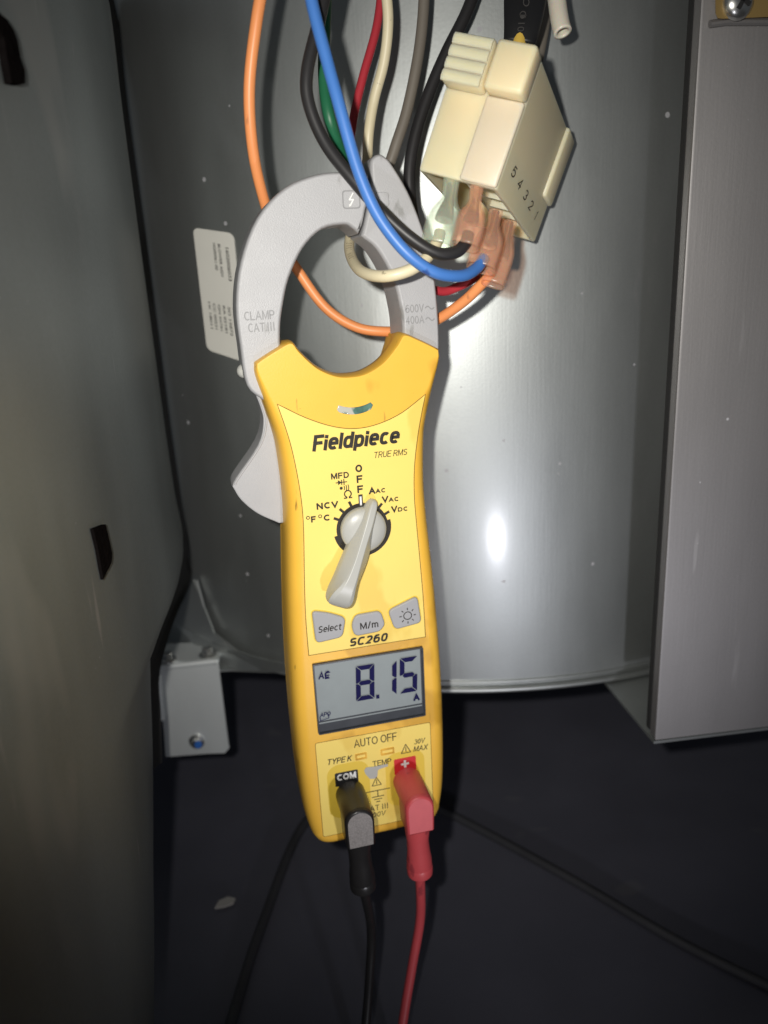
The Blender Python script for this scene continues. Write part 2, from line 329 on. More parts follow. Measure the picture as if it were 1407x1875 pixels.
# ---------------------------------------------------------------- lettering
def glyphs(s, bold=0.0, shear=0.0):
    c = bpy.data.curves.new('txt', 'FONT'); c.body = s; c.size = 1.0; c.offset = bold; c.shear = shear; c.resolution_u = 3
    o = bpy.data.objects.new('txt', c); COL.objects.link(o)
    dg = bpy.context.evaluated_depsgraph_get(); me = bpy.data.meshes.new_from_object(o.evaluated_get(dg))
    vv = [(v.co.x, v.co.y) for v in me.vertices]; ff = [list(p.vertices) for p in me.polygons]
    bpy.data.objects.remove(o); bpy.data.curves.remove(c); bpy.data.meshes.remove(me)
    return vv, ff
def word(s, u0, v0, u1, v1, name='lettering', mt='ink', parent=None, w=0.3, bold=0.0, shear=0.0, to=ML, thick=0.12):
    """Flat lettering fitted into a box in the surface's own coordinates."""
    vv, ff = glyphs(s, bold, shear)
    xs = [p[0] for p in vv]; ys = [p[1] for p in vv]; a, b, c, d = min(xs), max(xs), min(ys), max(ys)
    q = [(u0 + (p[0] - a) / (b - a) * (u1 - u0), v0 + (p[1] - c) / (d - c) * (v1 - v0)) for p in vv]
    mb = MB(); mb.add([to(p[0], p[1], w) for p in q], ff)
    o = mb.build(name, M[mt], parent, smooth=False, recalc=False)
    return o
def _arc(cx, cy, rx, ry, a0, a1, n=14, sq=1.0):
    out = []
    for k in range(n + 1):
        a = math.radians(a0 + (a1 - a0) * k / n); c, s_ = math.cos(a), math.sin(a)
        out.append((cx + rx * math.copysign(abs(c) ** sq, c), cy + ry * math.copysign(abs(s_) ** sq, s_)))
    return out
def glyph_lines(ch, q=1.0):
    """Centre lines of a plain grotesque letter: cap height 1, x-height .72."""
    A = lambda *a: _arc(*a, sq=q)
    G = {
     'A': [[(0, 0), (.37, 1), (.74, 0)], [(.14, .32), (.60, .32)]], 'C': [A(.37, .5, .37, .5, 48, 312)], 'D': [[(0, 0), (0, 1), (.3, 1)] + A(.3, .5, .37, .5, 90, -90) + [(0, 0)]],
     'E': [[(.56, 1), (0, 1), (0, 0), (.56, 0)], [(0, .52), (.5, .52)]], 'F': [[(.56, 1), (0, 1), (0, 0)], [(0, .5), (.48, .5)]], 'I': [[(0, 0), (0, 1)]],
     'K': [[(0, 0), (0, 1)], [(.6, 1), (0, .40)], [(.2, .6), (.64, 0)]], 'L': [[(0, 1), (0, 0), (.52, 0)]], 'M': [[(0, 0), (0, 1)], [(.04, 1), (.40, .05), (.76, 1)], [(.80, 1), (.80, 0)]], 'N': [[(0, 0), (0, 1)], [(.02, 1), (.62, 0)], [(.64, 0), (.64, 1)]],
     'O': [A(.39, .5, .39, .5, 0, 360)], 'P': [[(0, 0), (0, 1), (.34, 1)] + A(.34, .73, .26, .27, 90, -90) + [(0, .46)]], 'R': [[(0, 0), (0, 1), (.34, 1)] + A(.34, .74, .26, .26, 90, -90) + [(0, .48)], [(.32, .48), (.62, 0)]],
     'S': [A(.30, .745, .28, .255, 28, 262) + A(.30, .25, .29, .25, 82, -155)], 'T': [[(0, 1), (.64, 1)], [(.32, 1), (.32, 0)]], 'U': [[(0, 1), (0, .3)] + A(.31, .3, .31, .3, 180, 360) + [(.62, 1)]],
     'V': [[(0, 1), (.35, 0), (.70, 1)]], 'X': [[(0, 0), (.64, 1)], [(0, 1), (.64, 0)]], 'Y': [[(0, 1), (.33, .45), (.66, 1)], [(.33, .45), (.33, 0)]],
     '0': [A(.28, .5, .28, .5, 0, 360)], '1': [[(0, .76), (.22, 1), (.22, 0)]], '2': [A(.28, .72, .27, .28, 165, -35) + [(0, 0), (.56, 0)]], '3': [A(.27, .745, .25, .255, 150, -85), A(.27, .26, .28, .26, 85, -150)],
     '4': [[(.42, 0), (.42, 1), (0, .3), (.58, .3)]], '5': [[(.5, 1), (.1, 1), (.05, .5)] + A(.27, .33, .28, .33, 128, -150)], '6': [A(.31, .5, .31, .5, 55, 180) + A(.29, .31, .29, .31, 180, 540)],
     'c': [A(.29, .36, .28, .36, 45, 315)], 'd': [A(.28, .36, .28, .36, 0, 360), [(.56, 0), (.56, 1)]], 'e': [[(.03, .37), (.56, .37)] + A(.29, .36, .28, .36, 2, 312)[1:]], 'i': [[(0, 0), (0, .60)], [(0, .925), (0, .935)]],
     'l': [[(0, 0), (0, 1)]], 'm': [[(0, 0), (0, .72)], [(0, .45)] + A(.2, .5, .2, .22, 180, 0) + [(.4, 0)], [(.4, .45)] + A(.6, .5, .2, .22, 180, 0) + [(.8, 0)]], 'p': [A(.28, .36, .28, .36, 0, 360), [(0, .72), (0, -.26)]],
     't': [[(.13, .95), (.13, .14), (.18, .03), (.3, 0)], [(0, .72), (.3, .72)]], '/': [[(0, -.04), (.3, 1.04)]], '.': [[(0, 0), (0, .05)]], ' ': []}
    return G[ch]
def sign(s, u0, v0, u1, v1, name='lettering', mt='ink', parent=None, w=0.22, t=0.16, shear=0.0, to=None, q=1.0, gap=None, unit=1.0):
    """Stroke lettering; v0..v1 is base line to cap height, t the stroke as a share of the cap height."""
    to = to or ML; gap = (0.13 + t) if gap is None else gap; x = 0; L_ = []
    for ch in s:
        g = glyph_lines(ch, q)
        if not g: x += 0.34; continue
        wd = max(p[0] for ln in g for p in ln)
        if ch == 'I': x += 0.10; wd = 0.10
        for ln in g: L_.append([(p[0] + x, p[1]) for p in ln])
        x += wd + gap
    x -= gap
    h = v1 - v0; tk = t * h; sy = h - tk; k = (u1 - u0 - tk - abs(shear) * h) / max(x, 1e-6)
    out = []
    for ln in L_:
        pts = []
        for p in ln:
            Y_ = v0 + tk / 2 + p[1] * sy; X_ = u0 + tk / 2 + p[0] * k + shear * (Y_ - v0)
            if not pts or math.hypot(X_ - pts[-1][0], Y_ - pts[-1][1]) > 1e-6: pts.append((X_, Y_))
        out.append(pts)
    mb = MB()
    for li, pts in enumerate(out):
        n = len(pts); closed = n > 3 and math.hypot(pts[0][0] - pts[-1][0], pts[0][1] - pts[-1][1]) < 1e-5
        if closed: pts = pts[:-1]; n -= 1
        Lf, Rt = [], []
        for i in range(n):
            a = pts[i - 1] if (closed or i > 0) else None; b = pts[i]; c = pts[(i + 1) % n] if (closed or i < n - 1) else None
            d1 = np.array(b) - np.array(a) if a is not None else None; d2 = np.array(c) - np.array(b) if c is not None else None
            if d1 is None: d1 = d2
            if d2 is None: d2 = d1
            d1 = d1 / np.linalg.norm(d1); d2 = d2 / np.linalg.norm(d2); n1 = np.array([-d1[1], d1[0]]); n2 = np.array([-d2[1], d2[0]]); m = n1 + n2
            if np.linalg.norm(m) < 0.2: m = n1
            m = m / np.linalg.norm(m); m = m / max(0.45, m @ n1) * tk / 2
            Lf.append(np.array(b) + m); Rt.append(np.array(b) - m)
        if not closed:                                    # square ends reach the full letter height
            for e_, i_, j_ in ((0, 0, 1), (1, n - 1, n - 2)):
                py = L_[li][0 if e_ == 0 else -1][1]
                if n == 2 or min(abs(py - y_) for y_ in (0, 1, .72, -.26)) < 1e-6:
                    d_ = np.array(pts[i_]) - np.array(pts[j_]); d_ = d_ / np.linalg.norm(d_) * tk * 0.48
                    if abs(d_[1]) > abs(d_[0]) or n <= 4: Lf[i_] = Lf[i_] + d_; Rt[i_] = Rt[i_] + d_
        vv = [to(p[0], p[1], w + 0.004 * li) for p in Lf] + [to(p[0], p[1], w + 0.004 * li) for p in Rt]
        ff = [[i, (i + 1) % n, n + (i + 1) % n, n + i] for i in range(n if closed else n - 1)]
        mb.add(vv, ff)
    return mb.build(name, M[mt], parent, smooth=False, recalc=False)
def strokes(lines, width, w, name, mt, parent, to=ML):
    mb = MB()
    for ln in lines:
        for (x0, y0), (x1, y1) in zip(ln[:-1], ln[1:]):
            dx, dy = x1 - x0, y1 - y0; l = math.hypot(dx, dy); nx, ny = -dy / l * width / 2, dx / l * width / 2; ex, ey = dx / l * width * 0.3, dy / l * width * 0.3
            w_ = w + 0.004 * len(mb.f)
            mb.add([to(x0 - ex + nx, y0 - ey + ny, w_), to(x0 - ex - nx, y0 - ey - ny, w_), to(x1 + ex - nx, y1 + ey - ny, w_), to(x1 + ex + nx, y1 + ey + ny, w_)], [[0, 1, 2, 3]])
    return mb.build(name, M[mt], parent, smooth=False, recalc=False)
def flat(poly, w, name, mt, parent, to=ML, th=0.1):
    mb = MB(); slab(mb, poly, w - th, w, bev=min(0.04, th * 0.4), to=to, segs=1); return mb.build(name, M[mt], parent)

# ================================================================ THE SETTING
ZR = -0.2156                 # underside of the blower shell
ZF = -0.345                  # cabinet floor
BC = (0.054, 0.632); BR = 0.267
# floor
fl = MB(); nx, ny = 40, 40
gv = [Vector((-0.9 + 1.8 * i / nx, -0.5 + 1.8 * j / ny, ZF + 0.0012 * math.sin(i * 1.3) * math.cos(j * 0.9))) * K for j in range(ny + 1) for i in range(nx + 1)]
fl.add(gv, [[j * (nx + 1) + i, j * (nx + 1) + i + 1, (j + 1) * (nx + 1) + i + 1, (j + 1) * (nx + 1) + i] for j in range(ny) for i in range(nx)])
tag(fl.build('cabinet_floor', M['floor']), 'dark blue-grey floor liner of the cabinet under the blower', 'floor', kind='structure')
bw = MB(); bw.box((0, 1.25 * K, 0.1 * K), (0.9 * K, 0.01 * K, 0.46 * K)); tag(bw.build('cabinet_back_wall', M['floor']), 'dark back wall of the cabinet behind the blower', 'wall', kind='structure')

# left wall: sheet with a rounded, irregular free edge
XW = -0.100
edge_px = [(190, -60), (198, 0), (212, 120), (229, 250), (249, 400), (276, 600), (303, 800), (325, 950), (341, 1048), (317, 1130), (290, 1225), (290, 1330), (296, 1450), (300, 1560), (304, 1700), (308, 1800), (312, 1950)]
ed = [on_axis(x, y, 0, XW) / K for x, y in edge_px]
ed = [Vector(p) for p in spline([(p[0], p[1], p[2]) for p in ed], 4)]
rings = []
RW = 0.32                                     # the sheet bends away in a wide curve before its free edge
for p in ed:
    rho = XW / p.y; ys = p.y - abs(rho) * RW / 2; ye = ys + abs(rho) * RW + 0.02; row = []
    for k in range(61):
        t = k / 60.0; y = -0.12 + (ye + 0.12) * t; c = max(0.0, y - ys)
        row.append(Vector((XW + 0.0010 * math.sin(y * 40 + p.z * 9) * max(0, 1 - c * 30) - c * c / (2 * RW), y, p.z)))
    rings.append([q * K for q in row])
wl = MB(); wl.loft(rings, False, False, closed=False)
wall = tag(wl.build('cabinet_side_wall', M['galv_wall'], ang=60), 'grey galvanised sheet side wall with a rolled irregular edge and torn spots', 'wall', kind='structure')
sol = wall.modifiers.new('thickness', 'SOLIDIFY'); sol.thickness = 0.0008; sol.offset = 0
def wall_patch(pts, name):
    q = [on_axis(x, y, 0, XW + 0.0022) for x, y in pts]
    mb = MB(); mb.loft([[p + Vector((-0.0030, 0, 0)) for p in q], [p + Vector((0.0, 0, 0)) for p in q]])
    return mb.build(name, M['tear'], wall)
wall_patch([(-20, 0), (0, 24), (14, 36), (26, 55), (33, 75), (38, 105), (46, 128), (47, 152), (36, 156), (22, 153), (16, 120), (8, 70), (-6, 48), (-20, 40)], 'torn_patch')
wall_patch([(171, 968), (194, 960), (200, 985), (206, 1012), (205, 1030), (196, 1048), (190, 1061), (186, 1040), (180, 1005)], 'torn_patch')

# black strip filling the gap between wall and blower
XL = -0.124
A = [(150, -70), (212, 0), (238, 200), (266, 400), (292, 600), (318, 800), (343, 970), (354, 1050), (322, 1132), (296, 1225), (298, 1300), (300, 1390)]
q = [on_axis(x, y, 0, XL) / K for x, y in A]
rr = []
for p in spline([tuple(v) for v in q], 4):
    p = Vector(p); rr.append([Vector((XL - 0.030, 0.24, p.z)) * K, Vector((XL - 0.003, p.y - 0.008, p.z)) * K, Vector((XL, p.y - 0.003, p.z)) * K, Vector((XL - 0.002, p.y, p.z)) * K, Vector((XL - 0.012, p.y + 0.002, p.z)) * K, Vector((XL - 0.032, 0.24, p.z)) * K])
ln = MB(); ln.loft(rr, True, True)
tag(ln.build('gap_strip', M['liner']), 'black strip between the side wall edge and the blower shell', 'insulation')

# ================================================================ BLOWER HOUSING
blower = tag(empty('blower_housing', Vector((BC[0], BC[1], ZR)) * K), 'curved galvanised blower housing behind the clamp meter', 'blower')
def bl(x, y, z): return Vector((x - BC[0], y - BC[1], z - ZR)) * K
def cyl(a, z, r=BR): return bl(BC[0] + r * math.sin(a), BC[1] - r * math.cos(a), z)
sh = MB(); na = 160
sh.loft([[cyl(2 * math.pi * i / na, ZR + (0.62) * j / 6.0) for i in range(na)] for j in range(7)], False, False)
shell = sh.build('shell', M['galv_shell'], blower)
# rolled rim: two beads at the foot of the shell
for dz, rr_, rad in ((0.0012, BR + 0.0016, 0.0016), (0.0052, BR + 0.0002, 0.0010)):
    rb = MB(); pr = []
    for i in range(na):
        a = 2 * math.pi * i / na
        pr.append([cyl(a, ZR + dz + rad * math.sin(b), rr_ + rad * math.cos(b)) for b in [2 * math.pi * k / 10 for k in range(10)]])
    pr.append(pr[0]); rb.loft(pr, False, False); rb.build('rim_bead', M['galv_shell'], blower)
# base plate with a foot on each side
def plate(pts, name, z0, z1, parent=blower, mt='galv_shell'):
    mb = MB(); mb.loft([[bl(x, y, z0) for x, y in pts], [bl(x, y, z1) for x, y in pts]]); return mb.build(name, M[mt], parent)
plate([(BC[0] + (BR - .002) * math.sin(2 * math.pi * i / 90), BC[1] - (BR - .002) * math.cos(2 * math.pi * i / 90)) for i in range(90)], 'base_plate', ZR - 0.001, ZR + 0.0005)
plate([(-0.152, 0.4035), (-0.1075, 0.4035), (-0.100, 0.4035), (-0.085, 0.401), (-0.070, 0.3985), (-0.06, 0.46), (-0.20, 0.52), (-0.20, 0.43)], 'foot_plate', ZR - 0.0026, ZR - 0.0012)
plate([(0.1085, 0.3708), (0.1165, 0.3147), (0.30, 0.3380), (0.30, 0.48), (0.18, 0.42)], 'foot_plate', ZR - 0.0026, ZR - 0.0012)
# seam mark on the left of the shell
sm = MB(); p0 = on_axis(360, 1062, 1, 0.409) - Vector((BC[0], BC[1], ZR)) * K; p1 = on_axis(374, 1112, 1, 0.409) - Vector((BC[0], BC[1], ZR)) * K
sm.tube([p0, p1], 0.0008, 8); sm.build('weld_seam', M['galv_shell'], blower)

# sticker on the shell
def shell_at(px, py, off=0.0):
    r = ray(px, py); a = r[0] ** 2 + r[1] ** 2; b = -2 * (r[0] * BC[0] + r[1] * BC[1]); R_ = BR + off; c = BC[0] ** 2 + BC[1] ** 2 - R_ ** 2
    t = (-b - math.sqrt(b * b - 4 * a * c)) / (2 * a); return r * t
mb = MB(); cp_ = []
for px_, py_, off_ in ((280, 1240, .012), (318, 1140, .008), (354, 1062, .004), (372, 1108, .004), (392, 1160, .005), (432, 1192, .006), (480, 1208, .0065), (540, 1218, .0065), (540, 1231, .0065), (480, 1228, .0065), (400, 1226, .008)):
    r_ = shell_at(px_, py_, off_); cp_.append(bl(*r_))
mb.loft([[p + Vector((0.0004, 0.0012, 0)) for p in cp_], cp_]); mb.build('corner_plate', M['galv_shell'], blower, smooth=False)
tl, bl_ = shell_at(362, 416), shell_at(373, 640); tr, br_ = shell_at(440, 426), shell_at(441, 664)
def ang(p): return math.atan2(p[0] - BC[0], BC[1] - p[1])
a0 = 0.5 * (ang(tl) + ang(bl_)); a1 = 0.5 * (ang(tr) + ang(br_)); 
zt0, zt1, zb0, zb1 = tl[2], tr[2], bl_[2], br_[2]
def stick(s, t, w=0.0):                     # s across 0..1, t up 0..1, w mm off the surface
    a = a0 + (a1 - a0) * s; z = (zb0 + (zb1 - zb0) * s) * (1 - t) + (zt0 + (zt1 - zt0) * s) * t
    return cyl(a, z, BR + w * 1e-3)
asp = 3.1
rc = rrect(0, 0, 1, asp, 0.14, 5)
mb = MB(); front = [stick(p[0], p[1] / asp, 0.35) for p in rc]; back = [stick(p[0], p[1] / asp, 0.05) for p in rc]; mb.loft([back, front])
sticker = mb.build('sticker', M['sticker'], blower)
def to_st(u, v, w): return stick(1 - v, 1 - u / asp, 0.5) if False else stick(v, 1 - u / asp, 0.5)
word('1602006033', 0.36, 0.78, 1.15, 0.86, 'lettering', 'ink_grey', sticker, bold=0.02, to=to_st)
word('BLOWER ASSY', 0.30, 0.60, 1.10, 0.665, 'lettering', 'ink_grey', sticker, bold=0.02, to=to_st)
word('10200061-00', 0.30, 0.48, 0.95, 0.545, 'lettering', 'ink_grey', sticker, bold=0.02, to=to_st)
for i, (t_, l_) in enumerate((('MC 18071', .70), ('SO 12872', .72), ('RA 02181', .68), ('QN 02781', .66), ('CC 00231', .66), ('1X 18011', .68))):
    word(t_, 1.80 + 0.04 * i * 0, 0.84 - 0.125 * i - 0.03, 1.80 + l_, 0.84 - 0.125 * i + 0.03, 'lettering', 'ink_grey', sticker, bold=0.02, to=to_st)

# ---------------- left bracket
YB = 0.4028
bo = on_axis(345, 1385, 1, YB)
brk = tag(empty('mounting_bracket', bo), 'small bent galvanised bracket with a blue-marked bolt at the left foot of the blower', 'bracket')
def bk(p): return Vector(p) - bo
c_tl, c_tr, c_br, c_bl = [on_axis(x, y, 1, YB) for x, y in ((287, 1226), (400, 1214), (421, 1372), (304, 1386))]
mid = on_axis(412, 1379, 1, YB)
outl = [c_tl, c_tr, on_axis(418, 1358, 1, YB), on_axis(420, 1370, 1, YB), mid, on_axis(380, 1380, 1, YB), c_bl, on_axis(300, 1330, 1, YB)]
mb = MB(); mb.loft([[bk(p) + Vector((0, 0.0014, 0)) for p in outl], [bk(p) for p in outl]]); mb.build('face_plate', M['galv_bracket'], brk, ang=25)
mb = MB(); mb.tube([bk(c_tl) + Vector((0.001, 0.0016, 0.0003)), bk(c_tr) + Vector((-0.0008, 0.0016, 0.0003))], 0.0020, 12); mb.build('bend', M['galv_bracket'], brk)
zt = (c_tl.z + c_tr.z) / 2
mb = MB(); fp = [(c_tl.x, YB * K + .0015), (c_tr.x, YB * K + .0015), (c_tr.x - .002, YB * K + .022), (c_tl.x, YB * K + .022)]
mb.loft([[Vector((x, y, zt + 0.0008)) - bo for x, y in fp], [Vector((x, y, zt + 0.0022)) - bo for x, y in fp]]); mb.build('top_flange', M['galv_bracket'], brk)
def hexscrew(c, axis, r, h, parent, name='screw', m=M['screw']):
    ax = Vector(axis).normalized(); e1 = ax.orthogonal().normalized(); e2 = ax.cross(e1); mb = MB()
    def ring(rad, hh, n=24, hexy=False): 
        return [c + ax * hh + (e1 * math.cos(2 * math.pi * k / n) + e2 * math.sin(2 * math.pi * k / n)) * (rad * (0.92 + 0.08 * math.cos(6 * 2 * math.pi * k / n)) if hexy else rad) for k in range(n)]
    mb.loft([ring(r * 1.5, 0), ring(r * 1.5, h * 0.2), ring(r * 1.02, h * 0.3), ring(r, h * 0.35, hexy=True), ring(r, h * 0.9, hexy=True), ring(r * 0.82, h)], True, True)
    return mb.build(name, m, parent, ang=30)
for x, y in ((307, 1201), (381, 1192)):
    p = on_axis(x, y + 8, 2, (zt + 0.0022) / K); hexscrew(bk(p), (0, 0, 1), 0.0030, 0.0042, brk)
pb = on_axis(361, 1357, 1, YB) ; bolt = hexscrew(bk(pb), (0, -1, 0), 0.0027, 0.0034, brk, 'bolt')
pm = on_axis(363, 1364, 1, YB - 0.0046); mb = MB(); mb.loft([[bk(pm) + Vector((math.cos(t) * .0021, 0.0006, math.sin(t) * .0021)) for t in [k * math.pi / 6 for k in range(12)]], [bk(pm) + Vector((math.cos(t) * .0018, -0.0003, math.sin(t) * .0020)) for t in [k * math.pi / 6 for k in range(12)]]]); mb.build('paint_mark', M['blue_mark'], bolt)
pl0 = on_axis(291, 1236, 1, YB - .003); pl1 = on_axis(298, 1318, 1, YB - .003)
mb = MB(); mb.tube([bk(pl0), bk(pl1)], [(0.0008, 0.0012)] * 2, 8); mb.build('side_lip', M['galv_bracket'], brk)

# ================================================================ RIGHT PANEL
pc = Vector((0.1168, 0.3139, ZR)); pdir = Vector((0.0561, 0.0071, 0)).normalized(); pn = Vector((pdir.y, -pdir.x, 0))
panel = tag(empty('control_panel_cover', pc * K, (0, 0, math.atan2(pdir.y, pdir.x))), 'flat grey galvanised cover panel standing to the right of the blower shell', 'panel')
H = 0.42
def box_at(mb, x0, x1, y0, y1, z0, z1, bev=0.0):
    mb.box(((x0 + x1) / 2 * K, (y0 + y1) / 2 * K, (z0 + z1) / 2 * K), ((x1 - x0) / 2 * K, (y1 - y0) / 2 * K, (z1 - z0) / 2 * K)); return mb
mb = MB(); prof = [(0.0, 0.0012), (0.0002, 0.0004), (0.0010, 0.0), (0.30, 0.0), (0.30, 0.0014), (0.0014, 0.0014)]
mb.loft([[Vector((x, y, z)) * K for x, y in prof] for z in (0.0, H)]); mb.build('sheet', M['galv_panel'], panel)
mb = MB(); box_at(mb, 0.0001, 0.0013, 0.00145, 0.0055, 0.0006, H - .001); mb.build('return_flange', M['galv_panel'], panel)
mb = MB(); box_at(mb, -0.0002, 0.006, 0.0058, 0.0092, 0.0020, H - .002); mb.build('shade_strip', M['liner'], panel)  # black strip added to stand for the shadow band along the panel edge
# tan clip with screw on the panel
PI = panel.matrix_world
def on_panel(px, py, off):                  # panel-local point seen at a pixel, off metres in front of the sheet
    r = ray(px, py); o = pc + pn * off; t = (o.dot(pn)) / Vector(r).dot(pn); p = Vector(r) * t - pc
    return Vector((p.dot(pdir), -off, p.z)) * K
clip0 = on_panel(1340, 34, 0.001)
rz = math.atan2(pdir.y, pdir.x)
clip = tag(empty('screw_clip', Matrix.Rotation(rz, 4, 'Z') @ clip0 + pc * K, (0, 0, rz)), 'tan metal clip with a round cross-head screw at the top of the cover panel', 'clip')
def clp(px, py, off): return on_panel(px, py, off) - clip0
mb = MB(); oc = [(1309, -70), (1310, 25), (1314, 34), (1322, 35), (1500, 28), (1500, -70)]
mb.loft([[clp(x, y, 0.0006) for x, y in oc], [clp(x, y, 0.0052) for x, y in oc], [clp(x + (1 if x < 1350 else -1), y - 1, 0.006) for x, y in oc]]); mb.build('plate', M['tan'], clip, ang=25)
mb = MB(); cc = clp(1351, 5, 0.006); rings = []
for k in range(8):
    a = k / 7 * math.pi / 2; rad = 0.0056 * math.cos(a) * K + 1e-5; hh = 0.0036 * math.sin(a) * K
    rings.append([cc + Vector((math.cos(t) * rad, -hh, math.sin(t) * rad)) for t in [2 * math.pi * j / 24 for j in range(24)]])
mb.loft(rings); mb.build('screw_head', M['screw'], clip)
mb = MB()
for rt in (0.5, 0.5 + math.pi / 2): mb.box((0, 0, 0), (0.0030 * K, 0.0004, 0.0007 * K), Matrix.Translation(cc + Vector((0, -0.0034 * K, 0))) @ Matrix.Rotation(rt, 4, 'Y'))
mb.build('cross_slot', M['liner'], clip)
mb = MB(); lp = [(1300, 44), (1330, 40), (1420, 40), (1500, 36)]
mb.tube([clp(x, y, 0.0014) for x, y in lp], 0.0011, 10); mb.build('curled_lip', M['galv_panel'], clip)

# ================================================================ CLAMP METER
meter = tag(empty('clamp_meter', Vector(MO) * K, (0, 0, YAW)), 'yellow digital clamp meter with grey jaws hanging from the wires', 'clamp meter')
U0 = -0.7
half = [(0, 59.3), (4, 59.6), (7.8, 60.9), (11.8, 63.2), (15, 66.2), (17.8, 69.4), (20.8, 72.9), (26.7, 70.6), (34.6, 66.4), (34.9, 61.5), (31.9, 49.2), (29.8, 40), (28.7, 32), (28.1, 15), (28.6, 2), (29.5, -10), (30.6, -25), (31.5, -40), (32.4, -60), (32.8, -78), (32.8, -100), (32.3, -118), (31.2, -131), (28.8, -140.5), (23.5, -144.8), (12, -145.3), (0, -145.4)]
nh = len(half)
full = half + [(-x, y) for x, y in half[-2:0:-1]]
sharp = {8, len(full) - 8}
body_o = [(p[0] + U0, p[1]) for p in spline(full, 4, True, sharp)]
def insw(v, u):
    if v > 58 and abs(u - U0) < 33: return 1.2
    if v > 36: return 1.4 + (6.2 - 1.4) * max(0, min(1, (66 - v) / 30))
    if v < -138: return 5.0
    return 6.2
iw = np.array([insw(p[1], p[0]) for p in body_o])
prof = [(1.0, 0.0), (0.80, -0.05), (0.60, -0.45), (0.42, -1.2), (0.26, -2.4), (0.13, -4.2), (0.05, -6.6), (0.0, -10), (0.0, -20), (0.02, -21), (0.05, -21.3), (0.02, -21.6), (0.0, -22.2), (0.15, -30), (0.35, -33), (0.7, -34.5)]
rings = []
arcw = np.array([max(0.0, min(1.0, (24 - abs(p[0] - U0)) / 10)) if p[1] > 55 else 0.0 for p in body_o])
for f_, w_ in prof:
    bk_ = 6.0 * max(0.0, min(1.0, (-w_ - 9) / 14)) ** 1.3
    rings.append([ML(p[0], p[1], w_) for p in inset(body_o, iw * f_ + arcw * bk_)])
mb = MB(); mb.loft(rings[::-1]); body = mb.build('body', M['yellow'], meter, ang=40, wn=True)

# jaws
jl = [(-33, 52), (-38.4, 58), (-39.4, 72), (-39.4, 86), (-36.3, 100.4), (-29.3, 114.4), (-19, 123.8), (-7.3, 127.9), (3.0, 128.4), (10.8, 127.2), (9.8, 118), (9.0, 115.7), (7.7, 111.2), (6.0, 108.0), (3.6, 110.3), (0.8, 111.3), (-7.1, 110), (-14.3, 103.9), (-20, 94.1), (-22.9, 85), (-24.5, 77.5), (-25, 68), (-24, 55)]
jr = [(20.6, 55), (20.8, 72), (20.4, 80.5), (17.9, 92.2), (12.4, 102.6), (6.9, 107.2), (8.3, 111.2), (9.6, 115.6), (10.4, 118), (11.5, 125), (11.6, 131), (13.0, 133.2), (15.2, 133.9), (17.2, 132.9), (19.4, 130.6), (24.8, 121.8), (29.4, 110.6), (33.1, 97.3), (34.7, 81.6), (34.9, 66), (33, 55)]
def jaw(pts, name, w0, w1, sh_):
    o_ = spline(pts, 4, True, sh_); mb = MB(); rings = []
    for d_, w_ in ((1.2, w0), (0.3, w0 + 0.6), (0, w0 + 1.4), (0, w1 - 2.2), (0.15, w1 - 1.2), (0.6, w1 - 0.4), (1.25, w1)): rings.append([ML(p[0], p[1], w_) for p in inset(o_, d_)])
    mb.loft(rings); return mb.build(name, M['grey'], meter, ang=40, wn=True)
jawl = jaw(jl, 'jaw', -25, -3.6, {0, 9, 10, 13, 22}); jawr = jaw(jr, 'jaw', -25, -3.8, {0, 5, 8, 20})
jawl['label'] = 'left hooked jaw marked CLAMP CAT.III'; jawr['label'] = 'right jaw marked 600V 400A with a pointed tip'
sign('CLAMP', -37.0, 80.7, -26.3, 83.8, 'embossed_lettering', 'emboss', jawl, -3.5, 0.13)
sign('CAT.III', -36.0, 76.6, -26.5, 79.7, 'embossed_lettering', 'emboss', jawl, -3.5, 0.13)
sign('600V', 21.9, 79.8, 29.0, 82.7, 'embossed_lettering', 'emboss', jawr, -3.7, 0.12)
sign('400A', 21.9, 75.7, 29.0, 78.6, 'embossed_lettering', 'emboss', jawr, -3.7, 0.12)
for v_ in (81.2, 77.1):
    strokes([[(29.6 + 3.3 * k / 10, v_ + 0.55 * math.sin(2 * math.pi * k / 10)) for k in range(11)]], 0.42, -3.7, 'embossed_lettering', 'emboss', jawr)
rim_ = rrect(0.7, 116.3, 7.1, 122.4, 1.1); ri_ = rrect(1.15, 116.75, 6.65, 121.95, 0.8)
mb = MB(); mb.loft([[ML(*p, -3.75) for p in rim_], [ML(*p, -3.45) for p in rim_], [ML(*p, -3.45) for p in ri_], [ML(*p, -3.75) for p in ri_]], False, False); mb.build('embossed_badge', M['emboss'], jawl)
strokes([[(4.6, 121.4), (3.2, 119.3), (4.6, 119.3), (3.4, 117.4)]], 0.5, -3.5, 'lightning_mark', 'white_ink', jawl)
flat([(3.0, 117.9), (3.1, 117.0), (3.9, 117.5)], -3.45, 'lightning_mark', 'white_ink', jawl)
mb = MB(); slab(mb, rrect(12.5, 116.5, 17.5, 121.5, 1.2), -4.2, -3.4, 0.3); mb.build('embossed_badge', M['grey'], jawr)
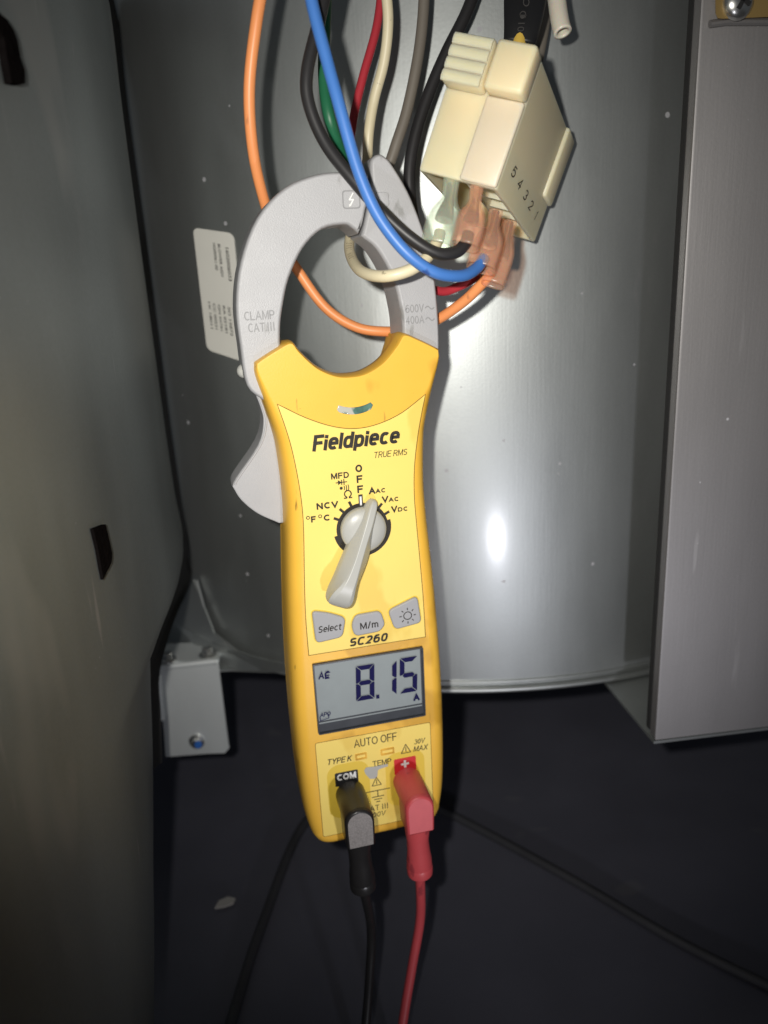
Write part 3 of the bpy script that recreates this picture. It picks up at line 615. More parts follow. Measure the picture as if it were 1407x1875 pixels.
# trigger
tg = [(-34, 62), (-36.7, 59.4), (-33.9, 48.8), (-33.3, 42.4), (-36.1, 34.1), (-45.6, 22.3), (-47.4, 19), (-44.6, 13.1), (-38.8, 6.9), (-30.8, 1.9), (-24, 2), (-24, 62)]
to_ = spline(tg, 4, True, {0, 6, 9, 10, 11}); mb = MB()
mb.loft([[ML(p[0], p[1], w_) for p in inset(to_, d_)] for d_, w_ in ((0.8, -26), (0, -25.2), (0, -13.5), (0.25, -12.7), (0.9, -12.3))]); trig = mb.build('trigger', M['grey'], meter, ang=40, wn=True)
rib = spline([(-35.4, 57), (-32.6, 47.5), (-32.2, 42), (-35.2, 34), (-44.9, 21.9), (-46.2, 19.6)], 5)
mb = MB(); mb.tube([ML(p[0], p[1], -12.4) for p in rib], 0.45 * S, 8); mb.build('edge_rib', M['grey'], trig)
mb = MB(); rings = []
for k in range(9):
    a = -math.pi / 2 + k / 8 * math.pi; rr = 2.7 * math.cos(a) + 0.02
    rings.append([ML(-38.4 + rr * math.cos(t), 62.3 + rr * math.sin(t), -13 + 2.7 * math.sin(a)) for t in [2 * math.pi * j / 16 for j in range(16)]])
mb.loft(rings); mb.build('pivot_pin', M['knob'], meter)

# front label and window
lab = [(-28.4, 50.8), (-18.7, 45.0), (-8.8, 40.8), (0, 39.2), (8.8, 40.2), (18, 43.6), (27.2, 49.6), (25.3, 42), (23.4, 33), (21.8, 22), (21.3, 11), (21.7, 0), (22.5, -15), (23.3, -32), (23.7, -50.6), (-25.0, -50.6), (-24.9, -34), (-24.1, -18), (-22.9, 0), (-22.6, 11), (-23.2, 22), (-24.6, 34), (-26.3, 42.5)]
lo = spline(lab, 4, True, {0, 6, 14, 15})
mb = MB(); gr = inset(lo, -0.28); mb.loft([[ML(*p, -0.3) for p in gr], [ML(*p, 0.06) for p in gr]]); mb.build('label_groove', M['groove'], body)
mb = MB(); slab(mb, lo, -0.2, 0.14, 0.06, segs=1); label = mb.build('front_label', M['label_y'], body)
low = rrect(-25.6, -138.4, 24.4, -91.6, 0.8)
mb = MB(); gr = inset(low, -0.22); mb.loft([[ML(*p, -0.3) for p in gr], [ML(*p, 0.06) for p in gr]]); mb.build('label_groove', M['groove'], body)
mb = MB(); slab(mb, low, -0.2, 0.14, 0.06, segs=1); label2 = mb.build('lower_label', M['label_y'], body)
# indicator lens
ip = [(-6.2 + 12.2 * k / 12, 46.0 + 1.5 * ((k - 6) / 6) ** 2 * 0.9) for k in range(13)]
ipo = [(x, y + 1.35) for x, y in ip] + [(6.9, 47.6)] + [(x, y - 1.35) for x, y in ip[::-1]] + [(-6.9, 47.0)]
mb = MB(); slab(mb, ipo, -0.4, 0.35, 0.3); mb.build('indicator_lens', M['lens'], body)

TX = 0.22
sign('Fieldpiece', -17.3, 32.2, 17.3, 38.4, 'lettering', 'ink', label, TX, 0.215, 0.20, q=0.74, gap=0.335)
sign('TRUE RMS', 5.9, 27.3, 19.5, 29.7, 'lettering', 'ink', label, TX, 0.12, 0.2, gap=0.24)
for v_, c_ in ((24.0, 'O'), (19.8, 'F'), (15.8, 'F')): sign(c_, -1.4 + (0.25 if c_ == 'F' else 0), v_ - 1.5, 1.3 - (0.1 if c_ == 'F' else 0), v_ + 1.5, 'lettering', 'ink', label, TX, 0.23)
sign('MFD', -10.9, 20.8, -4.0, 23.2, 'lettering', 'ink', label, TX, 0.21)
strokes([[(-9.2, 19.3), (-5.0, 19.3)], [(-6.1, 20.4), (-6.1, 18.2)], [(-7.0, 20.2), (-7.0, 18.4)]], 0.38, TX, 'diode_mark', 'ink', label)
flat([(-8.4, 20.3), (-6.9, 19.3), (-8.4, 18.3)], TX + 0.02, 'diode_mark', 'ink', label)
flat(circle(-7.3, 17.0, 0.62, 14), TX, 'tone_mark', 'ink', label)
for r_ in (1.3, 2.1, 2.9): strokes([[(-7.3 + r_ * math.cos(t), 17 + r_ * math.sin(t)) for t in [(-0.55 + 1.1 * k / 6) * (1.5 / r_) ** 0.5 for k in range(7)]]], 0.34, TX, 'tone_mark', 'ink', label)
om = [(-6.4, 12.9), (-5.4, 12.9), (-5.4, 13.3)] + [(-4.9 + 1.3 * math.cos(t), 14.5 + 1.35 * math.sin(t)) for t in [math.radians(248 - k * 316 / 14) for k in range(15)]] + [(-4.4, 13.3), (-4.4, 12.9), (-3.4, 12.9)]
strokes([om], 0.48, TX, 'ohm_mark', 'ink', label)
sign('A', 3.3, 13.3, 5.9, 16.0, 'lettering', 'ink', label, TX, 0.245); sign('AC', 6.0, 13.4, 9.9, 15.2, 'lettering', 'ink', label, TX, 0.245)
sign('V', 8.3, 9.3, 10.9, 11.9, 'lettering', 'ink', label, TX, 0.245); sign('AC', 11.0, 9.3, 15.0, 11.1, 'lettering', 'ink', label, TX, 0.245)
sign('V', 11.8, 4.9, 14.3, 7.5, 'lettering', 'ink', label, TX, 0.245); sign('DC', 14.5, 4.9, 18.5, 6.7, 'lettering', 'ink', label, TX, 0.245)
sign('NCV', -17.3, 9.6, -8.9, 12.2, 'lettering', 'ink', label, TX, 0.245)
sign('F', -19.8, 4.8, -17.9, 7.3, 'lettering', 'ink', label, TX, 0.245); sign('C', -14.9, 4.8, -12.4, 7.3, 'lettering', 'ink', label, TX, 0.245)
for cx in (-20.9, -16.2): strokes([[(cx + 0.6 * math.cos(t), 6.9 + 0.6 * math.sin(t)) for t in [k * math.pi / 6 for k in range(13)]]], 0.3, TX, 'degree_mark', 'ink', label)
sign('SC260', -8.6, -49.7, 8.2, -46.0, 'lettering', 'ink', label, TX, 0.23, 0.25, q=0.7)

# dial
mb = MB()
def arc_band(r0, r1, a0_, a1_, w, n=40):
    pts = []
    for k in range(n + 1):
        a = math.radians(a0_ + (a1_ - a0_) * k / n); pts.append((a, r0, r1))
    vv = [ML(r * math.cos(a), r * math.sin(a), w) for a, x, y in pts for r in (x, y)]
    mb.add(vv, [[2 * k, 2 * k + 1, 2 * k + 3, 2 * k + 2] for k in range(n)])
arc_band(8.6, 10.3, 0, 360, 0.24, 72); arc_band(10.3, 11.5, 190, 372, 0.25, 40)
mb.build('dial_ring_print', M['ink'], label, smooth=False, recalc=False)
for uv in ((-4.5, 11.0), (-7.9, 8.3), (-10.2, 5.1), (4.1, 11.2), (7.7, 8.5), (9.9, 5.0)):
    l_ = math.hypot(*uv); e = (uv[0] / l_, uv[1] / l_)
    strokes([[(e[0] * 9.9, e[1] * 9.9), (e[0] * 12.0, e[1] * 12.0)]], 1.05, 0.27, 'tick_mark', 'ink', label)
strokes([[(-0.05, 9.6), (-0.05, 13.2)]], 1.7, 0.27, 'tick_mark', 'ink', label); strokes([[(-0.05, 9.6), (-0.05, 12.7)]], 0.75, 0.30, 'tick_mark', 'white_ink', label)
dial = MB(); dial.loft([[ML(*p, w_) for p in circle(0.1, -0.2, r_, 48)] for r_, w_ in ((9.0, 0.0), (9.0, 2.2), (8.7, 3.0), (7.6, 3.9), (5.0, 4.7), (2.0, 5.0), (0.1, 5.0))])
dial_o = dial.build('rotary_dial', M['knob'], meter)
A_, B_ = np.array([4.6, 11.0]), np.array([-12.6, -25.6]); ax = (B_ - A_) / np.linalg.norm(B_ - A_); sd = np.array([-ax[1], ax[0]])
secs = [  # s, base half left, base half right, top half, top shift, w base, w top
 (-0.02, 0.6, 0.6, 0.3, 0.0, 1.5, 3.2), (0.0, 1.6, 1.6, 0.9, 0.0, 0.6, 4.4), (0.06, 2.4, 2.4, 1.3, 0.1, 0.4, 5.6), (0.2, 3.6, 3.0, 1.5, 0.3, 0.4, 7.4), (0.38, 5.2, 3.6, 1.5, 0.5, 0.6, 9.0),
 (0.55, 5.8, 3.8, 1.6, 0.7, 1.4, 10.4), (0.7, 5.6, 4.2, 2.0, 0.7, 2.2, 11.6), (0.80, 5.2, 4.4, 2.5, 0.4, 2.8, 12.4), (0.90, 5.0, 4.8, 3.6, 0.0, 3.2, 12.2), (0.97, 4.9, 4.9, 4.0, 0, 3.6, 11.2), (1.02, 4.6, 4.6, 3.8, 0, 4.2, 9.8), (1.05, 3.6, 3.8, 2.8, 0, 5.2, 8.4)]
dense = spline(secs, 4)
hr = []
for s_, bl2, brr, th_, ts, w0, w1 in dense:
    c = A_ + (B_ - A_) * s_; dh = w1 - w0; prof_ = []
    cs = [(-bl2, w0), (-bl2 * 1.0, w0 + dh * .35), (-bl2 * .8 - .1, w0 + dh * 0.55), (-th_ * 1.15 + ts * -1, w1 - dh * 0.09), (-th_ * 0.75 - ts, w1), (th_ * 0.75 - ts, w1), (th_ * 1.15 - ts, w1 - dh * 0.09), (brr * .9, w0 + dh * 0.5), (brr, w0 + dh * .3), (brr, w0)]
    hr.append([ML(c[0] - sd[0] * x, c[1] - sd[1] * x, w_) for x, w_ in cs])
mb = MB(); mb.loft(hr); handle = mb.build('pointer_handle', M['knob'], dial_o, ang=70)
bv = handle.modifiers.new('rounded_edges', 'BEVEL'); bv.width = 0.00045; bv.segments = 3; bv.limit_method = 'ANGLE'; bv.angle_limit = math.radians(24)
wn_ = handle.modifiers.new('even_shading', 'WEIGHTED_NORMAL')

# buttons
def button(pts, lbl):
    o_ = fillet(pts, 2.2); mb = MB(); slab(mb, inset(o_, -0.45), -0.2, 0.30, 0.1, segs=1); g_ = mb.build('button_surround', M['jack_y'], body)
    mb = MB(); slab(mb, o_, -0.2, 1.5, 0.7); b_ = mb.build('button', M['button'], meter, wn=True, ang=50); b_['label'] = lbl; return b_
b1 = button([(-22.6, -31.2), (-16, -33.0), (-9.2, -36.2), (-11.0, -44.4), (-22.0, -45.4)], 'grey button marked Select')
sign('Select', -20.9, -40.9, -11.0, -38.0, 'lettering', 'ink', b1, 1.56, 0.15, 0.2)
b2 = button([(-7.2, -40.0), (-5.4, -35.8), (5.2, -35.5), (6.8, -41.8), (4.4, -44.5), (-6.2, -45.0)], 'grey button marked M/m')
sign('M/m', -3.7, -42.2, 3.8, -39.3, 'lettering', 'ink', b2, 1.56, 0.17)
b3 = button([(8.2, -36.0), (20.8, -31.4), (22.1, -43.4), (10.6, -44.8)], 'grey button with a sun mark')
sx, sy = 16.2, -39.2
strokes([[(sx + 1.65 * math.cos(t), sy + 1.65 * math.sin(t)) for t in [k * math.pi / 10 for k in range(21)]]] + [[(sx + 2.6 * math.cos(t), sy + 2.6 * math.sin(t)), (sx + 3.4 * math.cos(t), sy + 3.4 * math.sin(t))] for t in [k * math.pi / 4 + 0.0 for k in range(8)]], 0.36, 1.55, 'sun_mark', 'ink', b3)

# display
disp = MB(); slab(disp, rrect(-24.1, -87.2, 22.4, -54.6, 0.5), -0.4, 0.25, 0.1, segs=1); disp_o = disp.build('display_frame', M['lcd_frame'], meter)
flat(rrect(-23.6, -81.2, 21.1, -55.0, 0.3), 0.42, 'display_backing', 'lcd', disp_o, th=0.15)
flat(rrect(-23.6, -82.6, 21.1, -82.0, 0.1), 0.36, 'display_stripe', 'lcd', disp_o, th=0.1)
SEG = {'8': 'abcdefg', '1': 'bc', '5': 'acdfg'}
def seven(ch, u0, v0, u1, v1, t, parent):
    vm = (v0 + v1) / 2; g = 0.22; sk = 0.05
    def Q(x, y): return (x + (y - vm) * sk, y)
    R_ = {'a': [(u0 + g, v1), (u1 - g, v1), (u1 - t - g, v1 - t), (u0 + t + g, v1 - t)], 'd': [(u0 + t + g, v0 + t), (u1 - t - g, v0 + t), (u1 - g, v0), (u0 + g, v0)],
          'g': [(u0 + t * .6, vm), (u0 + t, vm + t / 2), (u1 - t, vm + t / 2), (u1 - t * .6, vm), (u1 - t, vm - t / 2), (u0 + t, vm - t / 2)],
          'f': [(u0, v1 - g), (u0 + t, v1 - t - g), (u0 + t, vm + t / 2 + g), (u0 + t * .4, vm + g), (u0, vm + g)], 'b': [(u1, v1 - g), (u1, vm + g), (u1 - t * .4, vm + g), (u1 - t, vm + t / 2 + g), (u1 - t, v1 - t - g)],
          'e': [(u0, v0 + g), (u0, vm - g), (u0 + t * .4, vm - g), (u0 + t, vm - t / 2 - g), (u0 + t, v0 + t + g)], 'c': [(u1, v0 + g), (u1 - t, v0 + t + g), (u1 - t, vm - t / 2 - g), (u1 - t * .4, vm - g), (u1, vm - g)]}
    for s_ in SEG[ch]: flat([Q(*p) for p in R_[s_]], 1.05, 'display_segment', 'lcd_ink', parent, th=0.08)
seven('8', -6.9, -74.6, 0.9, -58.6, 2.0, disp_o); seven('1', 3.0, -74.6, 10.4, -58.8, 1.9, disp_o); seven('5', 11.8, -74.6, 19.4, -58.3, 2.0, disp_o)
flat(rrect(1.25, -75.0, 2.6, -73.3, 0.1), 1.05, 'decimal_point', 'lcd_ink', disp_o, th=0.08)
sign('A', 17.2, -79.2, 20.0, -76.0, 'lettering', 'lcd_ink', disp_o, 1.05, 0.26)
sign('AC', -22.2, -61.6, -17.3, -58.4, 'lettering', 'lcd_ink', disp_o, 1.05, 0.17, 0.15)
sign('E', -19.6, -61.9, -17.2, -58.9, 'lettering', 'lcd_ink', disp_o, 1.10, 0.15, 0.15)
sign('APO', -22.8, -79.0, -18.2, -77.0, 'lettering', 'lcd_ink', disp_o, 1.05, 0.15, 0.15)
strokes([[(-22.6, -80.6), (-19.2, -80.0), (-19.2, -78.2)], [(-22.8, -80.9), (-22.8, -79.0)]], 0.3, 1.05, 'lettering', 'lcd_ink', disp_o)
mb = MB(); pane_ = rrect(-24.0, -87.1, 22.3, -54.7, 0.6); mb.add([ML(*p, 1.35) for p in pane_], [list(range(len(pane_)))]); mb.build('display_pane', M['pane'], disp_o, smooth=False)
mb = MB(); i_ = inset(pane_, 0.5); mb.loft([[ML(*p, 0.2) for p in pane_], [ML(*p, 1.30) for p in pane_], [ML(*p, 1.30) for p in i_], [ML(*p, 0.2) for p in i_]], False, False); mb.build('display_rim', M['lcd_frame'], disp_o)

# lower panel print
sign('AUTO OFF', -9.4, -97.0, 9.4, -93.2, 'lettering', 'ink', label2, TX, 0.11)
sign('TYPE K', -21.6, -103.0, -10.4, -100.2, 'lettering', 'ink', label2, TX, 0.15, 0.22)
sign('30V', 16.7, -100.9, 22.0, -98.5, 'lettering', 'ink', label2, TX, 0.14, 0.22); sign('MAX', 16.4, -104.5, 23.2, -101.9, 'lettering', 'ink', label2, TX, 0.14, 0.22)
sign('TEMP', -1.9, -108.1, 6.4, -105.3, 'lettering', 'ink', label2, TX, 0.13)
tri = [(11.0, -104.2), (15.2, -104.2), (13.1, -100.0), (11.0, -104.2)]; strokes([tri], 0.36, TX, 'warning_mark', 'ink', label2); strokes([[(13.1, -101.6), (13.1, -103.0)], [(13.1, -103.3), (13.1, -103.6)]], 0.4, TX, 'warning_mark', 'ink', label2)
tri = [(-2.7, -117.6), (1.4, -117.6), (-0.65, -113.6), (-2.7, -117.6)]; strokes([tri], 0.34, TX, 'warning_mark', 'ink', label2); strokes([[(-0.65, -115.0), (-0.65, -116.4)], [(-0.65, -116.7), (-0.65, -117.0)]], 0.36, TX, 'warning_mark', 'ink', label2)
strokes([[(-5.4, -120.3), (5.0, -120.3)], [(-0.4, -120.3), (-0.4, -123.4)], [(-3.0, -123.4), (2.2, -123.4)], [(-2.1, -124.7), (1.3, -124.7)], [(-1.2, -126.0), (0.4, -126.0)]], 0.4, TX, 'earth_mark', 'ink', label2)
sign('CAT III', -6.4, -130.4, 4.0, -127.6, 'lettering', 'ink', label2, TX, 0.13); sign('600V', -5.4, -133.8, 2.8, -131.3, 'lettering', 'ink', label2, TX, 0.13, 0.2)
for u_, v_ in ((-12.6, -117.2), (13.0, -116.8)):
    flat([(u_ + x, v_ + y) for x, y in rrect(-9.4, -13.5, 9.0 if u_ < 0 else 8.2, 13.5, 5.5, 6)], 0.19, 'jack_surround_print', 'jack_y', label2, th=0.06)
cb = flat(rrect(-18.6, -114.5, -8.5, -107.7, 0.7), 0.25, 'jack_tag', 'black_box', label2, th=0.06); sign('COM', -17.7, -111.6, -9.4, -108.5, 'lettering', 'white_ink', cb, 0.30, 0.24)
rb_ = flat(rrect(7.5, -114.5, 17.4, -106.5, 0.7), 0.25, 'jack_tag', 'red_box', label2, th=0.06); strokes([[(10.9, -109.6), (13.9, -109.6)], [(12.4, -108.1), (12.4, -111.1)]], 1.0, 0.30, 'plus_mark', 'white_ink', rb_)
# slots of the thermocouple socket and its grey shutter
for s0, s1 in ((-9.2, -4.2), (1.9, 7.9)):
    mb = MB(); o_ = rrect(s0, -103.2, s1, -100.2, 0.4); i_ = inset(o_, 0.7); mb.loft([[ML(*p, 0.1) for p in o_], [ML(*p, 0.5) for p in o_], [ML(*p, 0.5) for p in i_], [ML(*p, 0.12) for p in i_]], False, True); mb.build('probe_slot', M['yellow'], label2)
flat([(-5.8, -108.9), (-4.8, -107.6), (-1.4, -108.0), (4.6, -107.9), (4.9, -109.0), (1.2, -109.6), (0.2, -110.0), (-0.2, -113.0), (-1.4, -113.9), (-3.6, -113.6), (-4.4, -112.2), (-5.4, -110.6)], 0.45, 'socket_shutter', 'knob', label2, th=0.3)

# ================================================================ TEST LEADS
def test_lead(name, u, v, mp, mcap, mcable, path, lab_, capw):
    root = tag(empty(name, Matrix.Rotation(YAW, 4, 'Z') @ ML(u, v, 0.3) + Vector(MO) * K, (0, 0, YAW)), lab_, 'test lead', 'test leads plugged into the meter')
    def T(x, y, w): return ML(x, y, w)
    # barrel, slightly oval, from the jack out to the cap
    mb = MB(); rings = []
    for w_, r_, dy in ((0.0, 6.0, 0), (0.3, 6.3, 0), (6, 6.3, 0.0), (14, 6.2, 0), (18.5, 6.2, 0)): rings.append([T(x, y + dy, w_) for x, y in circle(0, 0, r_, 32)])
    mb.loft(rings); mb.build('plug_barrel', M[mp], root)
    D = [(6.1 * math.cos(t), 6.1 * math.sin(t)) for t in [math.pi * k / 14 for k in range(15)]] + [(-6.1, -4), (-5.9, -11.4), (-5.2, -12.1), (5.2, -12.1), (5.9, -11.4), (6.1, -4)]
    mb = MB(); mb.loft([[T(*p, w_) for p in inset(D, d_)] for d_, w_ in ((0.6, 8.0), (0, 9.2), (0, 19.4), (0.25, 20.2), (0.8, 20.6))]); elbow = mb.build('plug_elbow', M[mp], root, ang=40)
    fc = inset(D, 1.0); mb = MB(); mb.loft([[T(*p, 20.4) for p in fc], [T(*p, 20.75) for p in fc]]); mb.build('plug_face', M[mcap], elbow)
    # strain relief: waisted then flared, then a collar
    mb = MB(); pts = [(0, -11.6, 14.6), (0, -14, 14.4), (0, -20, 14.0), (0.3, -26, 13.6), (0.5, -31, 13.2), (0.6, -34.5, 13.0)]
    mb.tube([T(*p) for p in pts], [(5.6 * S, 5.0 * S), (5.4 * S, 4.8 * S), (4.7 * S, 4.5 * S), (4.9 * S, 4.8 * S), (5.5 * S, 5.3 * S), (5.5 * S, 5.3 * S)], 20, flat=(0, 1, 0)); mb.build('strain_relief', M[mp], root)
    mb = MB(); mb.tube([T(0.6, -34.2, 13.0), T(0.62, -35.0, 13.0), T(0.7, -38.4, 12.8), T(0.72, -39.2, 12.8)], [5.2 * S, 5.7 * S, 5.6 * S, 4.8 * S], 20); mb.build('collar', M[mp], root)
    end = Vector((0.72 * S, -12.8 * S, -38.5 * S))
    inv = (Matrix.Translation(root.location) @ Matrix.Rotation(YAW, 4, 'Z')).inverted()
    P = [end] + [inv @ UD(*p) for p in path]
    mb = MB(); mb.tube(spline([tuple(p) for p in P], 8), 2.15 * S, 14); mb.build('cable', M[mcable], root)
    return root
test_lead('test_lead', -12.6, -118.6, 'p_black', 'p_cap', 'p_black', [(680, 1700, .352), (677, 1790, .355), (668, 1900, .352), (655, 2000, .345)], 'black test lead with an angled plug in the COM jack', 0)
test_lead('test_lead', 12.9, -117.8, 'p_red', 'p_redcap', 'p_red', [(770, 1680, .352), (755, 1770, .355), (737, 1880, .352), (725, 1990, .345)], 'red test lead with an angled plug in the plus jack', 0)

# ================================================================ CONNECTOR
cd = 0.262
CO = Vector(CM @ (np.array([(910 - CX) / F, (347 - CY) / F, 1.0]) * cd))
eW, eD, eL = Vector((-0.858, 0.417, 0.299)).normalized(), Vector((0.359, 0.904, -0.232)), Vector((0.368, 0.092, 0.925))
eD = (eD - eW * eD.dot(eW)).normalized(); eL = eW.cross(eD); eL = eL if eL.z > 0 else -eL
LW, LD, LL = 0.0300, 0.0690, 0.0424
conn = tag(empty('wire_connector', CO * K), 'ivory nylon multi-pin connector block marked 1 to 5 with terminals in its mouth', 'connector')
def CN(x, y, z): return (eW * (x * LW) + eD * (y * LD) + eL * (z * LL)) * K
def cbox(x0, x1, y0, y1, z0, z1, name, mt, parent, bev=0.0006):
    import bmesh
    me = bpy.data.meshes.new(name); b = bmesh.new()
    vs_ = [b.verts.new(CN(x, y, z)) for x in (x0, x1) for y in (y0, y1) for z in (z0, z1)]
    for f in ([0, 1, 3, 2], [4, 6, 7, 5], [0, 4, 5, 1], [2, 3, 7, 6], [0, 2, 6, 4], [1, 5, 7, 3]): b.faces.new([vs_[i] for i in f])
    bmesh.ops.recalc_face_normals(b, faces=b.faces)
    if bev: bmesh.ops.bevel(b, geom=b.edges[:], offset=bev, segments=2, profile=0.5, affect='EDGES')
    b.to_mesh(me); b.free(); me.polygons.foreach_set('use_smooth', [True] * len(me.polygons)); me.set_sharp_from_angle(angle=math.radians(50))
    o = bpy.data.objects.new(name, me); COL.objects.link(o); me.materials.append(M[mt]); o.parent = parent; return o
# hollow housing: block with a mouth cut in at the bottom
mb = MB(); o0 = rrect(0, 0, 1, 1, 0.02, 3); i0 = rrect(0.06, 0.035, 0.94, 0.965, 0.02, 3); o1 = rrect(0.01, 0.005, 0.99, 0.995, 0.02, 3)
mb.loft([[CN(*p, 1.0) for p in o1], [CN(*p, 0.985) for p in o0], [CN(*p, 0.015) for p in o0], [CN(*p, 0.0) for p in o1], [CN(*p, 0.0) for p in i0], [CN(*p, 0.30) for p in i0]], True, True)
house = mb.build('housing', M['ivory'], conn, ang=40)
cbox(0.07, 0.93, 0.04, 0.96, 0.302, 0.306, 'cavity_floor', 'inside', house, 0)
cbox(0.50, 0.53, 0.04, 0.96, 0.05, 0.30, 'cavity_divider', 'ivory', house, 0.0003)
for k in range(1, 5): cbox(0.065, 0.50, 0.035 + 0.186 * k, 0.05 + 0.186 * k, 0.08, 0.30, 'cavity_divider', 'ivory', house, 0.0002)
# front step: the left half of the front stands a little back
cbox(0.0, 0.46, -0.030, 0.004, 0.0, 0.66, 'front_rib', 'ivory_pink', house, 0.0008)
cbox(0.0, 0.465, -0.115, 0.02, 0.66, 1.03, 'latch_tab', 'ivory', house, 0.0012)
tab = cbox(0.50, 1.0, -0.100, 0.02, 0.66, 1.03, 'latch_tab', 'ivory', house, 0.0010)
for k in range(4):
    z = 0.70 + 0.092 * k; mb = MB()
    mb.tube([CN(0.515, -0.098, z), CN(0.985, -0.098, z)], [(0.0019 * K, 0.0009 * K)] * 2, 10, flat=eD); mb.build('grip_ridge', M['ivory'], tab)
cbox(-0.05, 0.30, 0.80, 1.012, 0.36, 1.004, 'side_flange', 'ivory', house, 0.0010)
def to_side(u, v, w): return CN(-0.004 - w * 0.0, u, v)
for k, c in enumerate('54321'):
    y0 = 0.12 + 0.165 * k
    sign(c, y0 + (0.03 if c == '1' else 0), 0.185 - 0.012 * k, y0 + (0.052 if c == '1' else 0.070), 0.275 - 0.012 * k, 'lettering', 'ink', house, 0.0, 0.12 if c != '1' else 0.10, 0.0, to=lambda u, v, w_: CN(-0.004 - 0.02 * w_, u + (v - 0.2) * 0.25, v))

# ================================================================ WIRES
def wire(name, pts, r, mt, lab_, grp='wires running down to the connector'):
    P = [UD(*p) for p in spline(pts, 7)]; root = tag(empty(name, P[0]), lab_, 'wire', grp)
    mb = MB(); mb.tube([p - P[0] for p in P], r * K, 16); mb.build('insulation', M[mt], root); root['o'] = 0; del root['o']; return root
def boot(root, path, widths, mt, flatness=0.62):
    P = [UD(*p) for p in spline(path, 5)]; ww = [float(x[0]) for x in spline([(w,) for w in widths], 5)]; o = root.location
    dep = [p[2] for p in spline(path, 5)]
    rr_ = [(w / 2 * d_ / F * K, w / 2 * d_ / F * K * flatness) for w, d_ in zip(ww, dep)]
    vdir = -(P[0]).normalized(); mb = MB(); mb.tube([p - o for p in P], rr_, 24, flat=vdir, cap=False, sq=0.62); b_ = mb.build('terminal_sleeve', M[mt], root)
    so = b_.modifiers.new('thickness', 'SOLIDIFY'); so.thickness = 0.0005; so.offset = -1
    n = len(P); mb = MB(); mb.tube([p - o for p in P[: int(n * 0.62)]], [(x[0] * 0.55, x[1] * 0.6) for x in rr_[: int(n * 0.62)]], 12, flat=vdir); mb.build('crimp', M['crimp'], b_)
w = wire('orange_wire', [(488, -60, .25), (470, 40, .254), (457, 160, .262), (463, 270, .272), (482, 360, .284), (508, 435, .298), (545, 494, .306), (595, 562, .310), (650, 598, .311), (705, 607, .310), (760, 602, .305), (805, 583, .298), (852, 550, .290), (884, 518, .284), (898, 500, .281)], 0.0020, 'w_orange', 'orange wire looping behind the jaws and back up to the connector')
boot(w, [(934, 408, .287), (928, 436, .283), (922, 462, .281), (912, 492, .280), (902, 522, .279)], [26, 26, 42, 46, 44], 'boot_o')
w = wire('blue_wire', [(558, -60, .236), (575, 20, .238), (596, 100, .240), (622, 195, .242), (652, 300, .246), (682, 375, .249), (715, 428, .251), (755, 472, .253), (800, 500, .256), (845, 505, .261), (872, 492, .266), (886, 472, .269)], 0.0020, 'w_blue', 'blue wire crossing in front of the clamp jaws')
boot(w, [(908, 388, .276), (903, 414, .273), (897, 440, .2715), (888, 468, .270), (880, 492, .2685)], [27, 27, 52, 56, 54], 'boot_o')
w = wire('black_wire', [(606, -60, .249), (584, 40, .249), (563, 130, .250), (566, 190, .252), (596, 262, .2545), (650, 333, .2555), (700, 388, .2565), (750, 434, .258), (798, 463, .260), (834, 462, .262), (852, 446, .2635), (858, 428, .2645)], 0.0021, 'w_black', 'thick black wire running beside the blue wire across the jaws')
boot(w, [(874, 340, .268), (870, 372, .2655), (864, 398, .264), (858, 426, .263), (850, 452, .262)], [27, 26, 52, 57, 54], 'boot_o')
w = wire('ivory_wire', [(701, -60, .278), (711, 30, .284), (704, 110, .290), (686, 180, .295), (676, 240, .298), (672, 300, .302), (660, 380, .303), (641, 438, .298), (644, 472, .286), (664, 498, .270), (704, 506, .260), (752, 494, .2585), (784, 470, .261), (802, 440, .264), (806, 425, .265)], 0.0020, 'w_ivory', 'ivory wire threaded through the opening of the clamp jaws')
boot(w, [(828, 322, .271), (823, 362, .268), (816, 392, .266), (808, 420, .2645), (800, 452, .263)], [32, 31, 58, 64, 60], 'boot_g')
def wire_print(root, pts, r, text, i0, h, step):
    P = [UD(*p) for p in spline(pts, 7)]; o = root.location; L_ = [0.0]
    for a, b in zip(P[:-1], P[1:]): L_.append(L_[-1] + (b - a).length)
    s0 = L_[i0]
    for n_, ch in enumerate(text):
        if ch == ' ': continue
        sc = s0 + n_ * step; i = max(k for k in range(len(P)) if L_[k] <= sc); i = min(i, len(P) - 2); t = (sc - L_[i]) / (L_[i + 1] - L_[i])
        p = P[i].lerp(P[i + 1], t); tg_ = (P[i + 1] - P[i]).normalized(); vd = -p.normalized(); vd = (vd - tg_ * vd.dot(tg_)).normalized(); up = vd.cross(tg_)
        def to(u, v, w_): 
            a_ = v / (r * K); return p + tg_ * u + (vd * math.cos(a_) + up * math.sin(a_)) * (r * K + 0.00006 + w_ * 1e-6) - o
        sign(ch, -h * 0.3, -h / 2, h * 0.3 if ch != '1' else h * 0.05, h / 2, 'lettering', 'w_print', root.children[0], 0.0, 0.13, to=to)
IV = [(701, -60, .278), (711, 30, .284), (704, 110, .290), (686, 180, .295), (676, 240, .298), (672, 300, .302), (660, 380, .303), (641, 438, .298), (644, 472, .286), (664, 498, .270), (704, 506, .260), (752, 494, .2585), (784, 470, .261), (802, 440, .264), (806, 425, .265)]
bpy.context.view_layer.update()
wire_print(w, IV, 0.0020, '12331 600V', 51, 0.0017, 0.0019)
w = wire('red_wire', [(702, -40, .298), (690, 50, .300), (664, 145, .302), (646, 228, .304), (645, 300, .306), (690, 410, .311), (755, 505, .306), (805, 533, .298), (842, 524, .291), (872, 506, .287), (885, 492, .285)], 0.0017, 'w_red', 'dark red wire passing behind the jaws to the connector')
